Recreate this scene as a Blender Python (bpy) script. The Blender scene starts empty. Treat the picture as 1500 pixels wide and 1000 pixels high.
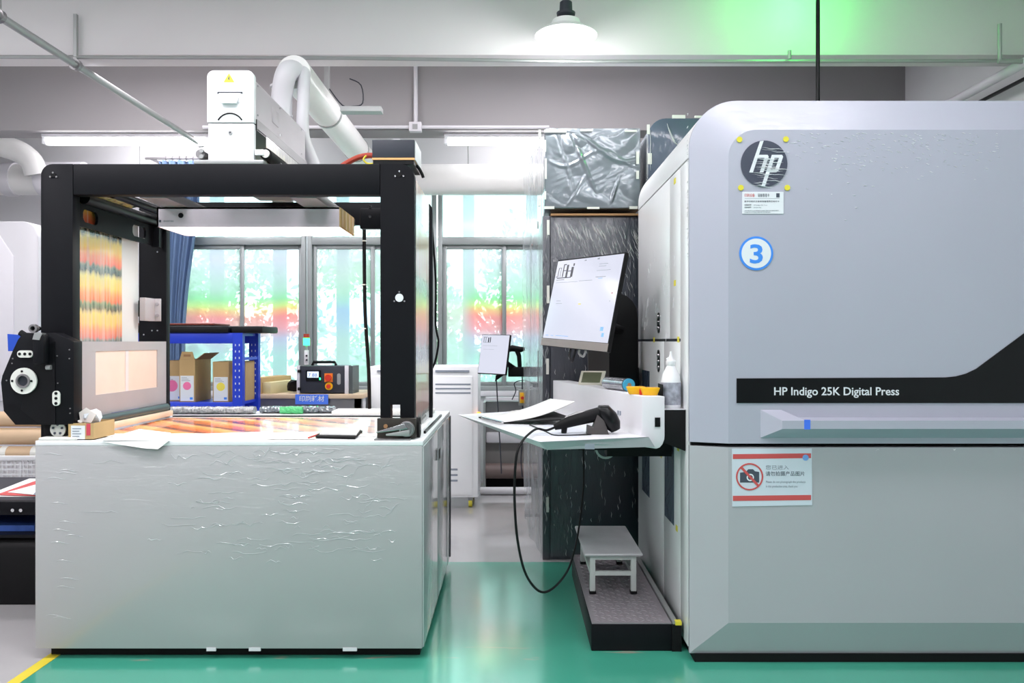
import bpy, bmesh, math, random
from mathutils import Vector, Matrix
random.seed(7)
SC = bpy.context.scene
COL = SC.collection
PI = math.pi
H = 1.352; F = 1170.0

# ------------------------------------------------------------ camera, world, lights, exposure
cam_d = bpy.data.cameras.new('camera'); cam = bpy.data.objects.new('camera', cam_d); COL.objects.link(cam)
cam_d.lens = F / 1500 * 36; cam_d.sensor_width = 36; cam_d.clip_start = 0.05; cam_d.clip_end = 200
cam.location = (0, 0, H); cam.rotation_euler = (PI / 2, 0, 0)
SC.camera = cam
SC.view_settings.view_transform = 'Standard'; SC.view_settings.look = 'None'
SC.view_settings.gamma = 1; SC.view_settings.use_curve_mapping = False
SC.view_settings.exposure = 0.13
SC.cycles.max_bounces = 8; SC.cycles.transparent_max_bounces = 12
SC.cycles.use_denoising = True; SC.cycles.sample_clamp_indirect = 6
W = bpy.data.worlds.new('world'); SC.world = W; W.use_nodes = True
wn = W.node_tree.nodes; bg = wn['Background']
bg.inputs[0].default_value = (0.86, 0.94, 1.0, 1); bg.inputs[1].default_value = 6.0
sun_d = bpy.data.lights.new('sun', 'SUN'); sun_d.energy = 5; sun_d.angle = 0.3; sun_d.color = (1, .97, .9)
sun = bpy.data.objects.new('sun', sun_d); COL.objects.link(sun); sun.rotation_euler = (math.radians(35), math.radians(-20), 0)
def area(name, loc, sx, sy, power, color=(1.0, .955, 1.0), rot=(0, 0, 0)):
    d = bpy.data.lights.new(name, 'AREA'); d.shape = 'RECTANGLE'; d.size = sx; d.size_y = sy; d.energy = power; d.color = color
    o = bpy.data.objects.new(name, d); COL.objects.link(o); o.location = loc; o.rotation_euler = rot
    return o
for lx in (-3.6, -1.2, 1.2):
    for ly in (-1.6, 0.6, 2.5):
        area('added_ceiling_fill', (lx, ly, 3.52), 1.6, 0.5, (26 if lx > 0 else 52) if ly > 2 else 28)  # fill lamps added under the unseen ceiling for brightness; no fixtures modelled
for lx in (-2.6, 0.4):
    area('added_ceiling_fill', (lx, 5.3, 3.5), 1.5, 0.4, 42)  # added fill to brighten the bay between the beams
area('added_ceiling_fill', (-3.0, 7.2, 3.5), 1.2, 0.3, 20)
area('added_ceiling_fill', (.3, 7.2, 3.5), 1.2, 0.3, 12)  # both window bay lamps are added fill too

# ------------------------------------------------------------ helpers
def lin(c):
    if isinstance(c, (int, float)): c = (c, c, c)
    return tuple(((v / 255) / 12.92 if v / 255 <= .04045 else ((v / 255 + .055) / 1.055) ** 2.4) for v in c) + (1,)
class NT:
    def __init__(s, name):
        s.m = bpy.data.materials.new(name); s.m.use_nodes = True; s.t = s.m.node_tree; s.n = s.t.nodes
        s.b = s.n['Principled BSDF']; s.out = s.n['Material Output']
    def new(s, typ, **kw):
        n = s.n.new(typ)
        for k, v in kw.items():
            if k.startswith('i_'):
                key = k[2:]; n.inputs[int(key) if key.isdigit() else key].default_value = v
            else: setattr(n, k, v)
        return n
    def link(s, a, b): s.t.links.new(a, b)
    def coords(s, scale=(1, 1, 1), rot=(0, 0, 0)):
        g = s.new('ShaderNodeNewGeometry'); mp = s.new('ShaderNodeMapping'); mp.inputs['Scale'].default_value = scale; mp.inputs['Rotation'].default_value = rot
        s.link(g.outputs['Position'], mp.inputs['Vector']); return mp.outputs['Vector']
    def noise(s, vec, scale=5, detail=3, dist=0, rough=.5):
        n = s.new('ShaderNodeTexNoise'); n.inputs['Scale'].default_value = scale; n.inputs['Detail'].default_value = detail
        n.inputs['Distortion'].default_value = dist; n.inputs['Roughness'].default_value = rough
        s.link(vec, n.inputs['Vector']); return n
    def ramp(s, fac, stops, interp='LINEAR'):
        r = s.new('ShaderNodeValToRGB'); r.color_ramp.interpolation = interp; e = r.color_ramp.elements
        while len(e) > len(stops): e.remove(e[-1])
        while len(e) < len(stops): e.new(1)
        for k, (p, c) in enumerate(stops): e[k].position = p; e[k].color = lin(c)
        s.link(fac, r.inputs[0]); return r.outputs[0]
    def math(s, op, a, b=None, c=None):
        n = s.new('ShaderNodeMath', operation=op)
        for k, v in enumerate((a, b, c)):
            if v is None: continue
            if isinstance(v, (int, float)): n.inputs[k].default_value = v
            else: s.link(v, n.inputs[k])
        return n.outputs[0]
    def mix(s, fac, a, b, blend='MIX'):
        n = s.new('ShaderNodeMix', data_type='RGBA', blend_type=blend)
        for sock, v in ((n.inputs[0], fac), (n.inputs[6], a), (n.inputs[7], b)):
            if isinstance(v, (int, float)): sock.default_value = v
            elif isinstance(v, tuple): sock.default_value = v
            else: s.link(v, sock)
        return n.outputs[2]
    def bump(s, h, strength=.3, dist=.01, to='Normal'):
        n = s.new('ShaderNodeBump'); n.inputs['Strength'].default_value = strength; n.inputs['Distance'].default_value = dist
        s.link(h, n.inputs['Height']); s.link(n.outputs[0], s.b.inputs[to]); return n
def pbr(name, col, rough=.5, metal=0, coat=0, var=0.05, vscale=6, bump=None, emis=None, estr=0, spec=.5, trans=0, alpha=1):
    t = NT(name); b = t.b
    b.inputs['Roughness'].default_value = rough; b.inputs['Metallic'].default_value = metal
    b.inputs['Coat Weight'].default_value = coat; b.inputs['Specular IOR Level'].default_value = spec
    b.inputs['Transmission Weight'].default_value = trans; b.inputs['Alpha'].default_value = alpha
    v = t.coords()
    c = lin(col)
    if var:
        n = t.noise(v, vscale, 4)
        d = tuple(max(0, x * (1 - var * 2)) for x in c[:3]) + (1,); l = tuple(min(1, x * (1 + var)) for x in c[:3]) + (1,)
        t.link(t.mix(n.outputs[0], d, l), b.inputs['Base Color'])
    else: b.inputs['Base Color'].default_value = c
    if bump:
        sc, st, ds, stretch = bump
        t.bump(t.noise(t.coords(stretch), sc, 4, .6).outputs[0], st, ds)
    if emis is not None:
        b.inputs['Emission Color'].default_value = lin(emis); b.inputs['Emission Strength'].default_value = estr
    return t.m
def film_wrapped(name, col, rough=.4, stretch=(1, 1, 1), scale=6, strength=.5, dist=.01, coat=.8, crough=.12, mask=None):
    """painted panel under shrink film: the film is the coat, with its own wrinkles"""
    t = NT(name); b = t.b; v = t.coords()
    n = t.noise(v, 1.3, 3); c = lin(col)
    t.link(t.mix(n.outputs[0], tuple(x * .93 for x in c[:3]) + (1,), tuple(min(1, x * 1.05) for x in c[:3]) + (1,)), b.inputs['Base Color'])
    b.inputs['Roughness'].default_value = rough; b.inputs['Coat Weight'].default_value = coat; b.inputs['Coat Roughness'].default_value = crough
    w = t.noise(t.coords(stretch), scale, 5, 1.2)
    rid = t.math('ABSOLUTE', t.math('SUBTRACT', w.outputs[0], .5)); rid = t.math('MULTIPLY', rid, -1.0)
    if mask:   # (z0, z1): wrinkles fade in between these heights
        g = t.new('ShaderNodeNewGeometry'); sx = t.new('ShaderNodeSeparateXYZ'); t.link(g.outputs['Position'], sx.inputs[0])
        mr = t.new('ShaderNodeMapRange'); mr.inputs[1].default_value = mask[0]; mr.inputs[2].default_value = mask[1]; t.link(sx.outputs[2], mr.inputs[0])
        rid = t.math('MULTIPLY', rid, mr.outputs[0])
    t.bump(rid, strength, dist, 'Coat Normal')
    return t.m

class MB:
    def __init__(s): s.v = []; s.f = []
    def add(s, vs, fs):
        o = len(s.v); s.v += [tuple(v) for v in vs]; s.f += [tuple(i + o for i in f) for f in fs]; return s
    def box(s, x0, x1, y0, y1, z0, z1):
        if x0 > x1: x0, x1 = x1, x0
        if y0 > y1: y0, y1 = y1, y0
        if z0 > z1: z0, z1 = z1, z0
        return s.add([(x0, y0, z0), (x1, y0, z0), (x1, y1, z0), (x0, y1, z0), (x0, y0, z1), (x1, y0, z1), (x1, y1, z1), (x0, y1, z1)],
              [(0, 3, 2, 1), (4, 5, 6, 7), (0, 1, 5, 4), (1, 2, 6, 5), (2, 3, 7, 6), (3, 0, 4, 7)])
    def prism(s, pts, axis, a0, a1):
        n = len(pts)
        f = {'y': lambda p, a: (p[0], a, p[1]), 'x': lambda p, a: (a, p[0], p[1]), 'z': lambda p, a: (p[0], p[1], a)}[axis]
        vs = [f(p, a0) for p in pts] + [f(p, a1) for p in pts]
        return s.add(vs, [tuple(range(n)), tuple(range(2 * n - 1, n - 1, -1))] + [(i, (i + 1) % n, n + (i + 1) % n, n + i) for i in range(n)])
    def hull(s, bottom, top):
        n = len(bottom)
        return s.add(list(bottom) + list(top), [tuple(range(n - 1, -1, -1)), tuple(range(n, 2 * n))] + [(i, (i + 1) % n, n + (i + 1) % n, n + i) for i in range(n)])
    def cyl(s, p0, p1, r0, r1=None, n=20, cap=True):
        r1 = r0 if r1 is None else r1
        p0 = Vector(p0); p1 = Vector(p1); d = (p1 - p0).normalized()
        a = d.orthogonal().normalized(); b = d.cross(a)
        vs = [p0 + (a * math.cos(2 * PI * i / n) + b * math.sin(2 * PI * i / n)) * r0 for i in range(n)] + \
             [p1 + (a * math.cos(2 * PI * i / n) + b * math.sin(2 * PI * i / n)) * r1 for i in range(n)]
        fs = [(i, (i + 1) % n, n + (i + 1) % n, n + i) for i in range(n)]
        if cap: fs += [tuple(range(n - 1, -1, -1)), tuple(range(n, 2 * n))]
        return s.add(vs, fs)
    def ring(s, c, axis, ro, ri, h, n=28):
        """flat ring / washer centred at c, thickness h along axis"""
        d = Vector(axis).normalized(); a = d.orthogonal().normalized(); b = d.cross(a); c = Vector(c)
        vs = []
        for (r, k) in ((ro, 0), (ro, h), (ri, h), (ri, 0)):
            vs += [c + d * k + (a * math.cos(2 * PI * i / n) + b * math.sin(2 * PI * i / n)) * r for i in range(n)]
        return s.add(vs, [(q * n + i, q * n + (i + 1) % n, ((q + 1) % 4) * n + (i + 1) % n, ((q + 1) % 4) * n + i) for q in range(4) for i in range(n)])
    def tube(s, path, r, n=8, smooth_n=0):
        P = [Vector(p) for p in path]
        if smooth_n:
            Q = []
            for i in range(len(P) - 1):
                p0 = P[max(i - 1, 0)]; p1 = P[i]; p2 = P[i + 1]; p3 = P[min(i + 2, len(P) - 1)]
                for k in range(smooth_n):
                    t = k / smooth_n
                    Q.append(.5 * ((2 * p1) + (-p0 + p2) * t + (2 * p0 - 5 * p1 + 4 * p2 - p3) * t * t + (-p0 + 3 * p1 - 3 * p2 + p3) * t ** 3))
            Q.append(P[-1]); P = Q
        m = len(P); rr = r if isinstance(r, (list, tuple)) else [r] * m
        vs = []; up = None
        for i, p in enumerate(P):
            d = (P[min(i + 1, m - 1)] - P[max(i - 1, 0)]).normalized()
            if up is None: up = d.orthogonal().normalized()
            a = (up - d * up.dot(d)).normalized(); up = a; b = d.cross(a)
            q = rr[i] if i < len(rr) else rr[-1]
            vs += [p + (a * math.cos(2 * PI * k / n) + b * math.sin(2 * PI * k / n)) * q for k in range(n)]
        fs = [(i * n + k, i * n + (k + 1) % n, (i + 1) * n + (k + 1) % n, (i + 1) * n + k) for i in range(m - 1) for k in range(n)]
        fs += [tuple(range(n - 1, -1, -1)), tuple((m - 1) * n + k for k in range(n))]
        return s.add(vs, fs)
    def lathe(s, prof, c, axis=(0, 0, 1), n=28):
        d = Vector(axis).normalized(); a = d.orthogonal().normalized(); b = d.cross(a); c = Vector(c); vs = []
        for r, h in prof: vs += [c + d * h + (a * math.cos(2 * PI * i / n) + b * math.sin(2 * PI * i / n)) * r for i in range(n)]
        m = len(prof)
        fs = [(j * n + i, j * n + (i + 1) % n, (j + 1) * n + (i + 1) % n, (j + 1) * n + i) for j in range(m - 1) for i in range(n)]
        return s.add(vs, fs + [tuple(range(n - 1, -1, -1)), tuple((m - 1) * n + i for i in range(n))])
    def grid(s, fn, nu, nv, close=None):
        vs = [fn(i / nu, j / nv) for j in range(nv + 1) for i in range(nu + 1)]
        return s.add(vs, [(j * (nu + 1) + i, j * (nu + 1) + i + 1, (j + 1) * (nu + 1) + i + 1, (j + 1) * (nu + 1) + i) for j in range(nv) for i in range(nu)])
    def build(s, name, m, parent=None, bevel=0, smooth=None, thick=0, at=None, seg=2, ang=38):
        me = bpy.data.meshes.new(name); o = bpy.data.objects.new(name, me); COL.objects.link(o)
        if parent is None:
            xs = [v[0] for v in s.v]; ys = [v[1] for v in s.v]; zs = [v[2] for v in s.v]
            org = Vector(at) if at else Vector(((min(xs) + max(xs)) / 2, (min(ys) + max(ys)) / 2, min(zs)))
            o.location = org
        else:
            org = ORG[parent]; o.parent = parent
        ORG[o] = org
        me.from_pydata([tuple(Vector(v) - org) for v in s.v], [], s.f)
        bm = bmesh.new(); bm.from_mesh(me)
        bmesh.ops.recalc_face_normals(bm, faces=bm.faces)
        if bevel:
            ed = [e for e in bm.edges if len(e.link_faces) == 2 and e.calc_face_angle(0) > .5]
            bmesh.ops.bevel(bm, geom=ed, offset=bevel, offset_type='OFFSET', segments=seg, affect='EDGES', profile=.5, clamp_overlap=True)
        bm.to_mesh(me); bm.free()
        if smooth is None: smooth = bool(bevel)
        if smooth:
            me.polygons.foreach_set('use_smooth', [True] * len(me.polygons)); me.set_sharp_from_angle(angle=math.radians(ang))
        if thick:
            md = o.modifiers.new('solid', 'SOLIDIFY'); md.thickness = thick; md.offset = 0
        me.materials.append(m)
        return o
ORG = {}
def empty(name, loc, label, cat, group=None, kind=None):
    o = bpy.data.objects.new(name, None); COL.objects.link(o); o.location = loc; ORG[o] = Vector(loc)
    if label: o['label'] = label
    if cat: o['category'] = cat
    if group: o['group'] = group
    if kind: o['kind'] = kind
    o.empty_display_size = .1
    return o
def tag(o, label, cat=None, group=None, kind=None):
    if label: o['label'] = label
    if cat: o['category'] = cat
    if group: o['group'] = group
    if kind: o['kind'] = kind
    return o
def struct(o, label=None):
    o['kind'] = 'structure'
    if label: o['label'] = label
    return o
def copy_tree(o, loc=None, parent=None):
    c = o.copy(); COL.objects.link(c); ORG[c] = ORG.get(o, Vector())
    c.parent = parent
    if loc is not None: c.location = loc
    for ch in list(o.children): copy_tree(ch, None, c)
    return c
def B(*a): return MB().box(*a)
def at(px, py, Y): return Vector(((px - 750) * Y / F, Y, H - (py - 500) * Y / F))
def XZ(px, py, Y): p = at(px, py, Y); return (p.x, p.z)
def text(s, origin, right, up, height, m, parent, name='lettering', width=None, extrude=.0008, align='LEFT', bold=0):
    """writing as thin raised mesh; origin = left end of the baseline, right/up = directions"""
    cu = bpy.data.curves.new('txt', 'FONT'); cu.body = s; cu.size = 1; cu.extrude = .001; cu.offset = bold; cu.resolution_u = 3
    tmp = bpy.data.objects.new('txt', cu); COL.objects.link(tmp)
    dg = bpy.context.evaluated_depsgraph_get(); dg.update()
    me = bpy.data.meshes.new_from_object(tmp.evaluated_get(dg)); COL.objects.unlink(tmp); bpy.data.objects.remove(tmp)
    vs = [v.co.copy() for v in me.vertices]
    if not vs: return None
    x0 = min(v.x for v in vs); x1 = max(v.x for v in vs); y0 = min(v.y for v in vs); y1 = max(v.y for v in vs)
    right = Vector(right).normalized(); up = Vector(up).normalized(); nrm = right.cross(up)
    ky = height / .73 if width is None or True else 1
    kx = ky if width is None else width / (x1 - x0)
    sh = (x0 + x1) / 2 if align == 'CENTER' else x0
    org = ORG[parent]
    for v in me.vertices:
        p = Vector(origin) + right * (v.co.x - sh) * kx + up * v.co.y * ky + nrm * (extrude if v.co.z > 0 else 0)
        v.co = p - org
    o = bpy.data.objects.new(name, me); COL.objects.link(o); o.parent = parent; ORG[o] = org
    me.materials.clear(); me.materials.append(m)
    return o
def arc(cx, cz, r, a0, a1, n=10):
    return [(cx + r * math.cos(math.radians(a0 + (a1 - a0) * i / n)), cz + r * math.sin(math.radians(a0 + (a1 - a0) * i / n))) for i in range(n + 1)]
def rrect(x0, x1, z0, z1, r, n=5):
    return arc(x1 - r, z0 + r, r, -90, 0, n) + arc(x1 - r, z1 - r, r, 0, 90, n) + arc(x0 + r, z1 - r, r, 90, 180, n) + arc(x0 + r, z0 + r, r, 180, 270, n)

# ------------------------------------------------------------ materials
M = {}
M['wall'] = pbr('wall_paint', (222, 222, 224), .8, bump=(60, .1, .002, (1, 1, 1)), var=.02)
M['beam'] = pbr('beam_paint', (224, 220, 222), .8, var=.03, vscale=2)
M['ceil'] = pbr('ceiling_paint', (225, 225, 225), .9, var=.02)
M['alu'] = pbr('window_aluminium', (150, 156, 156), .4, .3)
M['white'] = pbr('white_enamel', (235, 237, 240), .35, var=.02)
M['offwhite'] = pbr('off_white_plastic', (220, 219, 224), .4, var=.03)
M['cabwhite'] = pbr('white_cabinet_paint', (242, 244, 246), .4, var=.02)
M['pvc'] = pbr('white_pvc', (236, 236, 234), .3, var=.03)
M['galv'] = pbr('galvanised_steel', (170, 172, 172), .45, .6)
M['steel'] = pbr('brushed_steel', (190, 185, 190), .42, .4, bump=(40, .12, .002, (1, 1, 30)))
M['steeld'] = pbr('dull_steel', (150, 148, 150), .4, .8)
M['chrome'] = pbr('chrome', (215, 215, 218), .15, 1, var=0)
M['black'] = pbr('black_powder_coat', (15, 16, 21), .5, var=.08, spec=.16)
M['blackg'] = pbr('black_gloss', (14, 15, 18), .3, var=.02, spec=.25)
M['rubber'] = pbr('black_rubber', (16, 16, 18), .6, var=.05, spec=.2)
M['charcoal'] = pbr('charcoal_paint', (54, 57, 66), .5, spec=.3)
M['card'] = pbr('cardboard', (190, 160, 112), .85, bump=(80, .15, .002, (1, 1, .2)), var=.08)
M['cardb'] = pbr('cardboard_inner_brown', (158, 120, 84), .85, var=.08)
M['paper'] = pbr('white_paper', (240, 240, 238), .8, var=.01)
M['kraft'] = pbr('kraft_paper_roll', (206, 178, 146), .7, var=.06)
M['blue'] = pbr('blue_shelf_paint', (26, 62, 205), .4)
M['curtain'] = pbr('blue_curtain', (108, 134, 170), .9, var=.08, bump=(150, .2, .002, (1, 1, 1)))
M['redpr'] = pbr('red_print', (204, 84, 84), .5, var=0)
M['darkpr'] = pbr('dark_print', (70, 78, 92), .5, var=0)
M['greypr'] = pbr('grey_print', (140, 148, 160), .5, var=0)
M['whitepr'] = pbr('white_print', (225, 230, 235), .5, var=0)
M['bluepr'] = pbr('blue_print', (60, 140, 235), .5, var=0)
M['bluesign'] = pbr('blue_sign', (80, 128, 240), .5, var=0)
M['pinkpr'] = pbr('pink_print', (240, 120, 170), .5, var=0)
M['yelpr'] = pbr('yellow_print', (240, 225, 90), .5, var=0)
M['yellow'] = pbr('yellow_plastic', (250, 190, 20), .4, var=.02)
M['red'] = pbr('red_plastic', (214, 50, 30), .4, var=.02)
M['ytape'] = pbr('yellow_tape', (226, 214, 60), .5, var=.04)
M['wtape'] = pbr('white_tape', (225, 226, 220), .6, var=.05)
M['btape'] = pbr('blue_tape', (70, 120, 240), .5, var=0)
M['wood'] = pbr('bench_wood', (214, 190, 160), .6, bump=(20, .1, .002, (1, 8, 1)), var=.06)
M['green'] = pbr('green_gasket', (90, 200, 130), .4)
M['darkroller'] = pbr('dark_teal_rubber_roller', (58, 76, 80), .35)
M['silver'] = pbr('silver_foil_label', (205, 206, 212), .2, .85, var=.3, vscale=70)
M['tube'] = pbr('lit_tube', 255, .4, var=0, emis=(255, 253, 255), estr=14)
M['shade'] = pbr('lamp_shade_enamel', (245, 245, 245), .4, var=0)
M['bulb'] = pbr('lit_bulb', 255, .4, var=0, emis=(255, 255, 252), estr=14)
M['led'] = pbr('lit_diffuser', 255, .5, var=0, emis=(255, 250, 244), estr=3.0)
M['greenlamp'] = pbr('lit_green_lamp', (60, 255, 120), .4, var=0, emis=(40, 255, 120), estr=6)
M['redlamp'] = pbr('unlit_red_lamp', (170, 60, 40), .4, var=0)
M['orangelamp'] = pbr('lit_orange_lamp', (255, 170, 80), .4, var=0, emis=(255, 150, 60), estr=2)
M['screen'] = pbr('lit_screen', (40, 42, 48), .12, var=0, emis=(232, 235, 252), estr=.80)
M['lcd'] = pbr('lit_lcd', (200, 210, 240), .2, var=0, emis=(200, 220, 255), estr=1.0)
M['screenink'] = pbr('screen_dark_marks', (50, 50, 60), .2, var=0)
M['screenblue'] = pbr('screen_blue_marks', (120, 170, 250), .2, var=0, emis=(120, 170, 250), estr=.4)
M['lcdgrey'] = pbr('unlit_lcd', (112, 118, 92), .3, var=.1)
M['leaf'] = pbr('tree_leaf', (146, 178, 152), .6, var=.25, vscale=1.5)
M['bark'] = pbr('bark', (110, 95, 80), .9)
M['ground'] = pbr('outdoor_ground', (150, 165, 140), .9, var=.1)
M['post'] = pbr('outdoor_post', (70, 60, 92), .7)

def floor_mat():
    t = NT('epoxy_floor'); b = t.b
    g = t.new('ShaderNodeNewGeometry'); s = t.new('ShaderNodeSeparateXYZ'); t.link(g.outputs['Position'], s.inputs[0])
    n = t.noise(t.coords(), 1.2, 4); n2 = t.noise(t.coords((1, 6, 1)), 3, 5, .5)
    c = t.mix(n.outputs[0], lin((52, 150, 124)), lin((84, 186, 160)))
    worn = t.ramp(n2.outputs[0], [(0, 0), (.62, 0), (.70, 255), (1, 255)])
    band = t.math('MULTIPLY', t.math('GREATER_THAN', s.outputs[1], 3.38), t.math('LESS_THAN', s.outputs[1], 3.56))
    c = t.mix(t.math('MULTIPLY', t.math('MULTIPLY', worn, band), .8), c, lin((170, 160, 145)))
    t.link(c, b.inputs['Base Color']); b.inputs['Roughness'].default_value = .28; b.inputs['Coat Weight'].default_value = 1; b.inputs['Coat Roughness'].default_value = .14; b.inputs['Coat IOR'].default_value = 2.1
    t.bump(n.outputs[0], .1, .01, 'Coat Normal')
    return t.m
M['epoxy'] = floor_mat()
M['concrete'] = pbr('polished_grey_floor', (196, 194, 195), .22, var=.12, vscale=1.2, coat=1)
M['yline'] = pbr('yellow_floor_line', (225, 205, 60), .5, var=.1)

M['press'] = film_wrapped('press_panel_film', (176, 177, 192), .42, (5, 1, 14), 3, .5, .01, .65, .14, (1.75, 2.2))
M['presslow'] = film_wrapped('press_lower_panel', (176, 176, 182), .42, (3, 1, 3), 2.5, .25, .01, .6, .14, (.6, .9))
M['pressside'] = film_wrapped('press_side_panel', (236, 237, 238), .35, (1, 3, 3), 3, .15, .01, .5, .2)
M['table'] = film_wrapped('cabinet_panel_film', (172, 172, 174), .4, (1.6, 1.6, 7), 3.2, .9, .02, .8, .12, (.35, .8))
M['tableside'] = film_wrapped('cabinet_side_film', (178, 182, 184), .3, (1, 2.5, 2), 3, .5, .012, 1, .05)
M['dark'] = film_wrapped('dark_panel_film', (48, 52, 64), .45, (14, 14, 3), 2.4, .9, .015, 1, .14)
M['darkblue'] = film_wrapped('dark_blue_panel_film', (66, 80, 100), .4, (2, 2, 2), 2.2, .5, .02, 1, .1)
M['foil'] = pbr('silver_plastic_sheet', (128, 136, 144), .24, .35, coat=.8, var=.1, vscale=4)
def clear_film(name, dens=.35, tint=(225, 232, 235)):
    t = NT(name); n = t.n; n.remove(t.b)
    tr = t.new('ShaderNodeBsdfTransparent'); gl = t.new('ShaderNodeBsdfGlossy'); df = t.new('ShaderNodeBsdfTranslucent'); d2 = t.new('ShaderNodeBsdfDiffuse')
    tr.inputs[0].default_value = (.97, .98, .98, 1); gl.inputs['Roughness'].default_value = .12
    df.inputs[0].default_value = lin(tint); d2.inputs[0].default_value = lin(tint)
    a = t.new('ShaderNodeAddShader')  # translucent + diffuse, halves
    mh = t.new('ShaderNodeMixShader'); mh.inputs[0].default_value = .5; t.link(df.outputs[0], mh.inputs[1]); t.link(d2.outputs[0], mh.inputs[2])
    ns = t.noise(t.coords((1, 1, .25)), 9, 4, 1)
    dn = t.math('MULTIPLY', ns.outputs[0], dens * 2)
    m1 = t.new('ShaderNodeMixShader'); t.link(dn, m1.inputs[0]); t.link(tr.outputs[0], m1.inputs[1]); t.link(mh.outputs[0], m1.inputs[2])
    m2 = t.new('ShaderNodeMixShader'); m2.inputs[0].default_value = .12; t.link(m1.outputs[0], m2.inputs[1]); t.link(gl.outputs[0], m2.inputs[2])
    n.remove(a)
    t.link(m2.outputs[0], t.out.inputs[0]); return t.m
M['clear'] = clear_film('clear_plastic_film', .3)
M['crease_glint'] = clear_film('pale_crease_glint', .8, (252, 253, 255))  # whitish tint stands in for highlights on the film's creases
def holo():
    """window pane with iridescent decorative film: tints run in soft bands across the film"""
    t = NT('iridescent_window_film'); t.n.remove(t.b)
    g = t.new('ShaderNodeNewGeometry'); s = t.new('ShaderNodeSeparateXYZ'); t.link(g.outputs['Position'], s.inputs[0])
    nz = t.noise(t.coords((.9, 1, .5)), 1.4, 2)
    z = t.math('ADD', s.outputs[2], t.math('MULTIPLY', t.math('SUBTRACT', nz.outputs[0], .5), .10))
    zz = t.math('DIVIDE', z, 3.0)
    red = t.ramp(zz, [(0, (200, 226, 218)), (.40, (196, 226, 222)), (.46, (215, 205, 228)), (.492, (250, 165, 180)), (.53, (255, 140, 145)), (.552, (255, 190, 120)), (.566, (225, 235, 140)), (.59, (165, 226, 170)), (.62, (200, 226, 210)), (.72, (230, 220, 235)), (.80, (226, 240, 236)), (1, (215, 235, 245))])
    blu = t.ramp(zz, [(0, (215, 240, 232)), (.40, (205, 234, 230)), (.46, (205, 232, 222)), (.51, (170, 200, 245)), (.555, (145, 180, 245)), (.58, (160, 225, 210)), (.61, (185, 232, 190)), (.67, (222, 226, 212)), (.74, (230, 212, 228)), (.80, (205, 234, 226)), (1, (205, 225, 250))])
    x = s.outputs[0]
    sel = t.ramp(t.math('ADD', t.math('DIVIDE', x, 8.0), .5), [(0, 0), (.243, 0), (.256, 255), (.385, 255), (.40, 0), (.44, 0), (.455, 0), (1, 0)])
    col = t.mix(sel, red, blu)
    mk = t.ramp(t.math('ADD', t.math('DIVIDE', x, 8.0), .5), [(0, 40), (.075, 60), (.095, 240), (.235, 250), (.25, 60), (.262, 150), (.32, 190), (.38, 90), (.44, 120), (.455, 250), (1, 255)])
    msk = t.noise(t.coords((1.2, 1, .5)), 2.2, 2)
    mk = t.math('MULTIPLY', mk, t.math('ADD', t.math('MULTIPLY', msk.outputs[0], .7), .45))
    col = t.mix(t.math('MULTIPLY', t.math('MINIMUM', mk, 1.0), .68), lin((214, 228, 224)), col)
    tr = t.new('ShaderNodeBsdfTransparent'); t.link(col, tr.inputs[0])
    df = t.new('ShaderNodeBsdfTranslucent'); t.link(col, df.inputs[0])
    gl = t.new('ShaderNodeBsdfGlossy'); gl.inputs['Roughness'].default_value = .08
    m1 = t.new('ShaderNodeMixShader'); m1.inputs[0].default_value = .32; t.link(tr.outputs[0], m1.inputs[1]); t.link(df.outputs[0], m1.inputs[2])
    m2 = t.new('ShaderNodeMixShader'); m2.inputs[0].default_value = .06; t.link(m1.outputs[0], m2.inputs[1]); t.link(gl.outputs[0], m2.inputs[2])
    t.link(m2.outputs[0], t.out.inputs[0]); return t.m
M['holo'] = holo()
def printed(name, axis, period, off, table=False):
    t = NT(name); b = t.b
    g = t.new('ShaderNodeNewGeometry'); s = t.new('ShaderNodeSeparateXYZ'); t.link(g.outputs['Position'], s.inputs[0])
    st = (9, 9, 1.2) if not table else (2, 9, 1)
    n = t.noise(t.coords(st), 4, 3)
    ax = s.outputs[axis]
    if table: ax = t.math('ADD', ax, t.math('MULTIPLY', s.outputs[1], 1.1))
    ph = t.math('FRACT', t.math('ADD', t.math('ADD', t.math('DIVIDE', ax, period), off), t.math('MULTIPLY', t.math('SUBTRACT', n.outputs[0], .5), .35)))
    if not table:
        c = t.ramp(ph, [(0, (52, 66, 62)), (.06, (70, 84, 76)), (.10, (110, 110, 90)), (.17, (214, 92, 60)), (.36, (222, 128, 74)), (.55, (222, 182, 84)), (.80, (214, 196, 104)), (.88, (170, 160, 110)), (.94, (60, 56, 52)), (1, (52, 66, 62))])
        n2 = t.noise(t.coords((16, 16, .4)), 3, 2)
        c = t.mix(t.ramp(n2.outputs[0], [(0, 0), (.45, 0), (.62, 170), (1, 170)]), c, lin((206, 196, 182)))
        if name.endswith('pale'): c = t.mix(.5, c, lin((214, 212, 210)))
    else:
        c = t.ramp(ph, [(0, (44, 44, 48)), (.07, (70, 58, 50)), (.12, (238, 104, 56)), (.5, (250, 160, 70)), (.75, (246, 206, 120)), (.92, (240, 120, 80)), (1, (44, 44, 48))])
        fade = t.new('ShaderNodeMapRange'); t.link(s.outputs[0], fade.inputs[0]); fade.inputs[1].default_value = -1.35; fade.inputs[2].default_value = -.6
        c = t.mix(t.math('MULTIPLY', fade.outputs[0], .75), c, lin((232, 222, 226)))
    t.link(c, b.inputs['Base Color']); b.inputs['Roughness'].default_value = .25; b.inputs['Coat Weight'].default_value = .5
    return t.m
M['print'] = printed('printed_film', 2, .175, .33)
M['printr'] = printed('printed_film_pale', 2, .33, .1)
M['printt'] = printed('printed_film_flat', 0, .26, 0, True)
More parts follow.
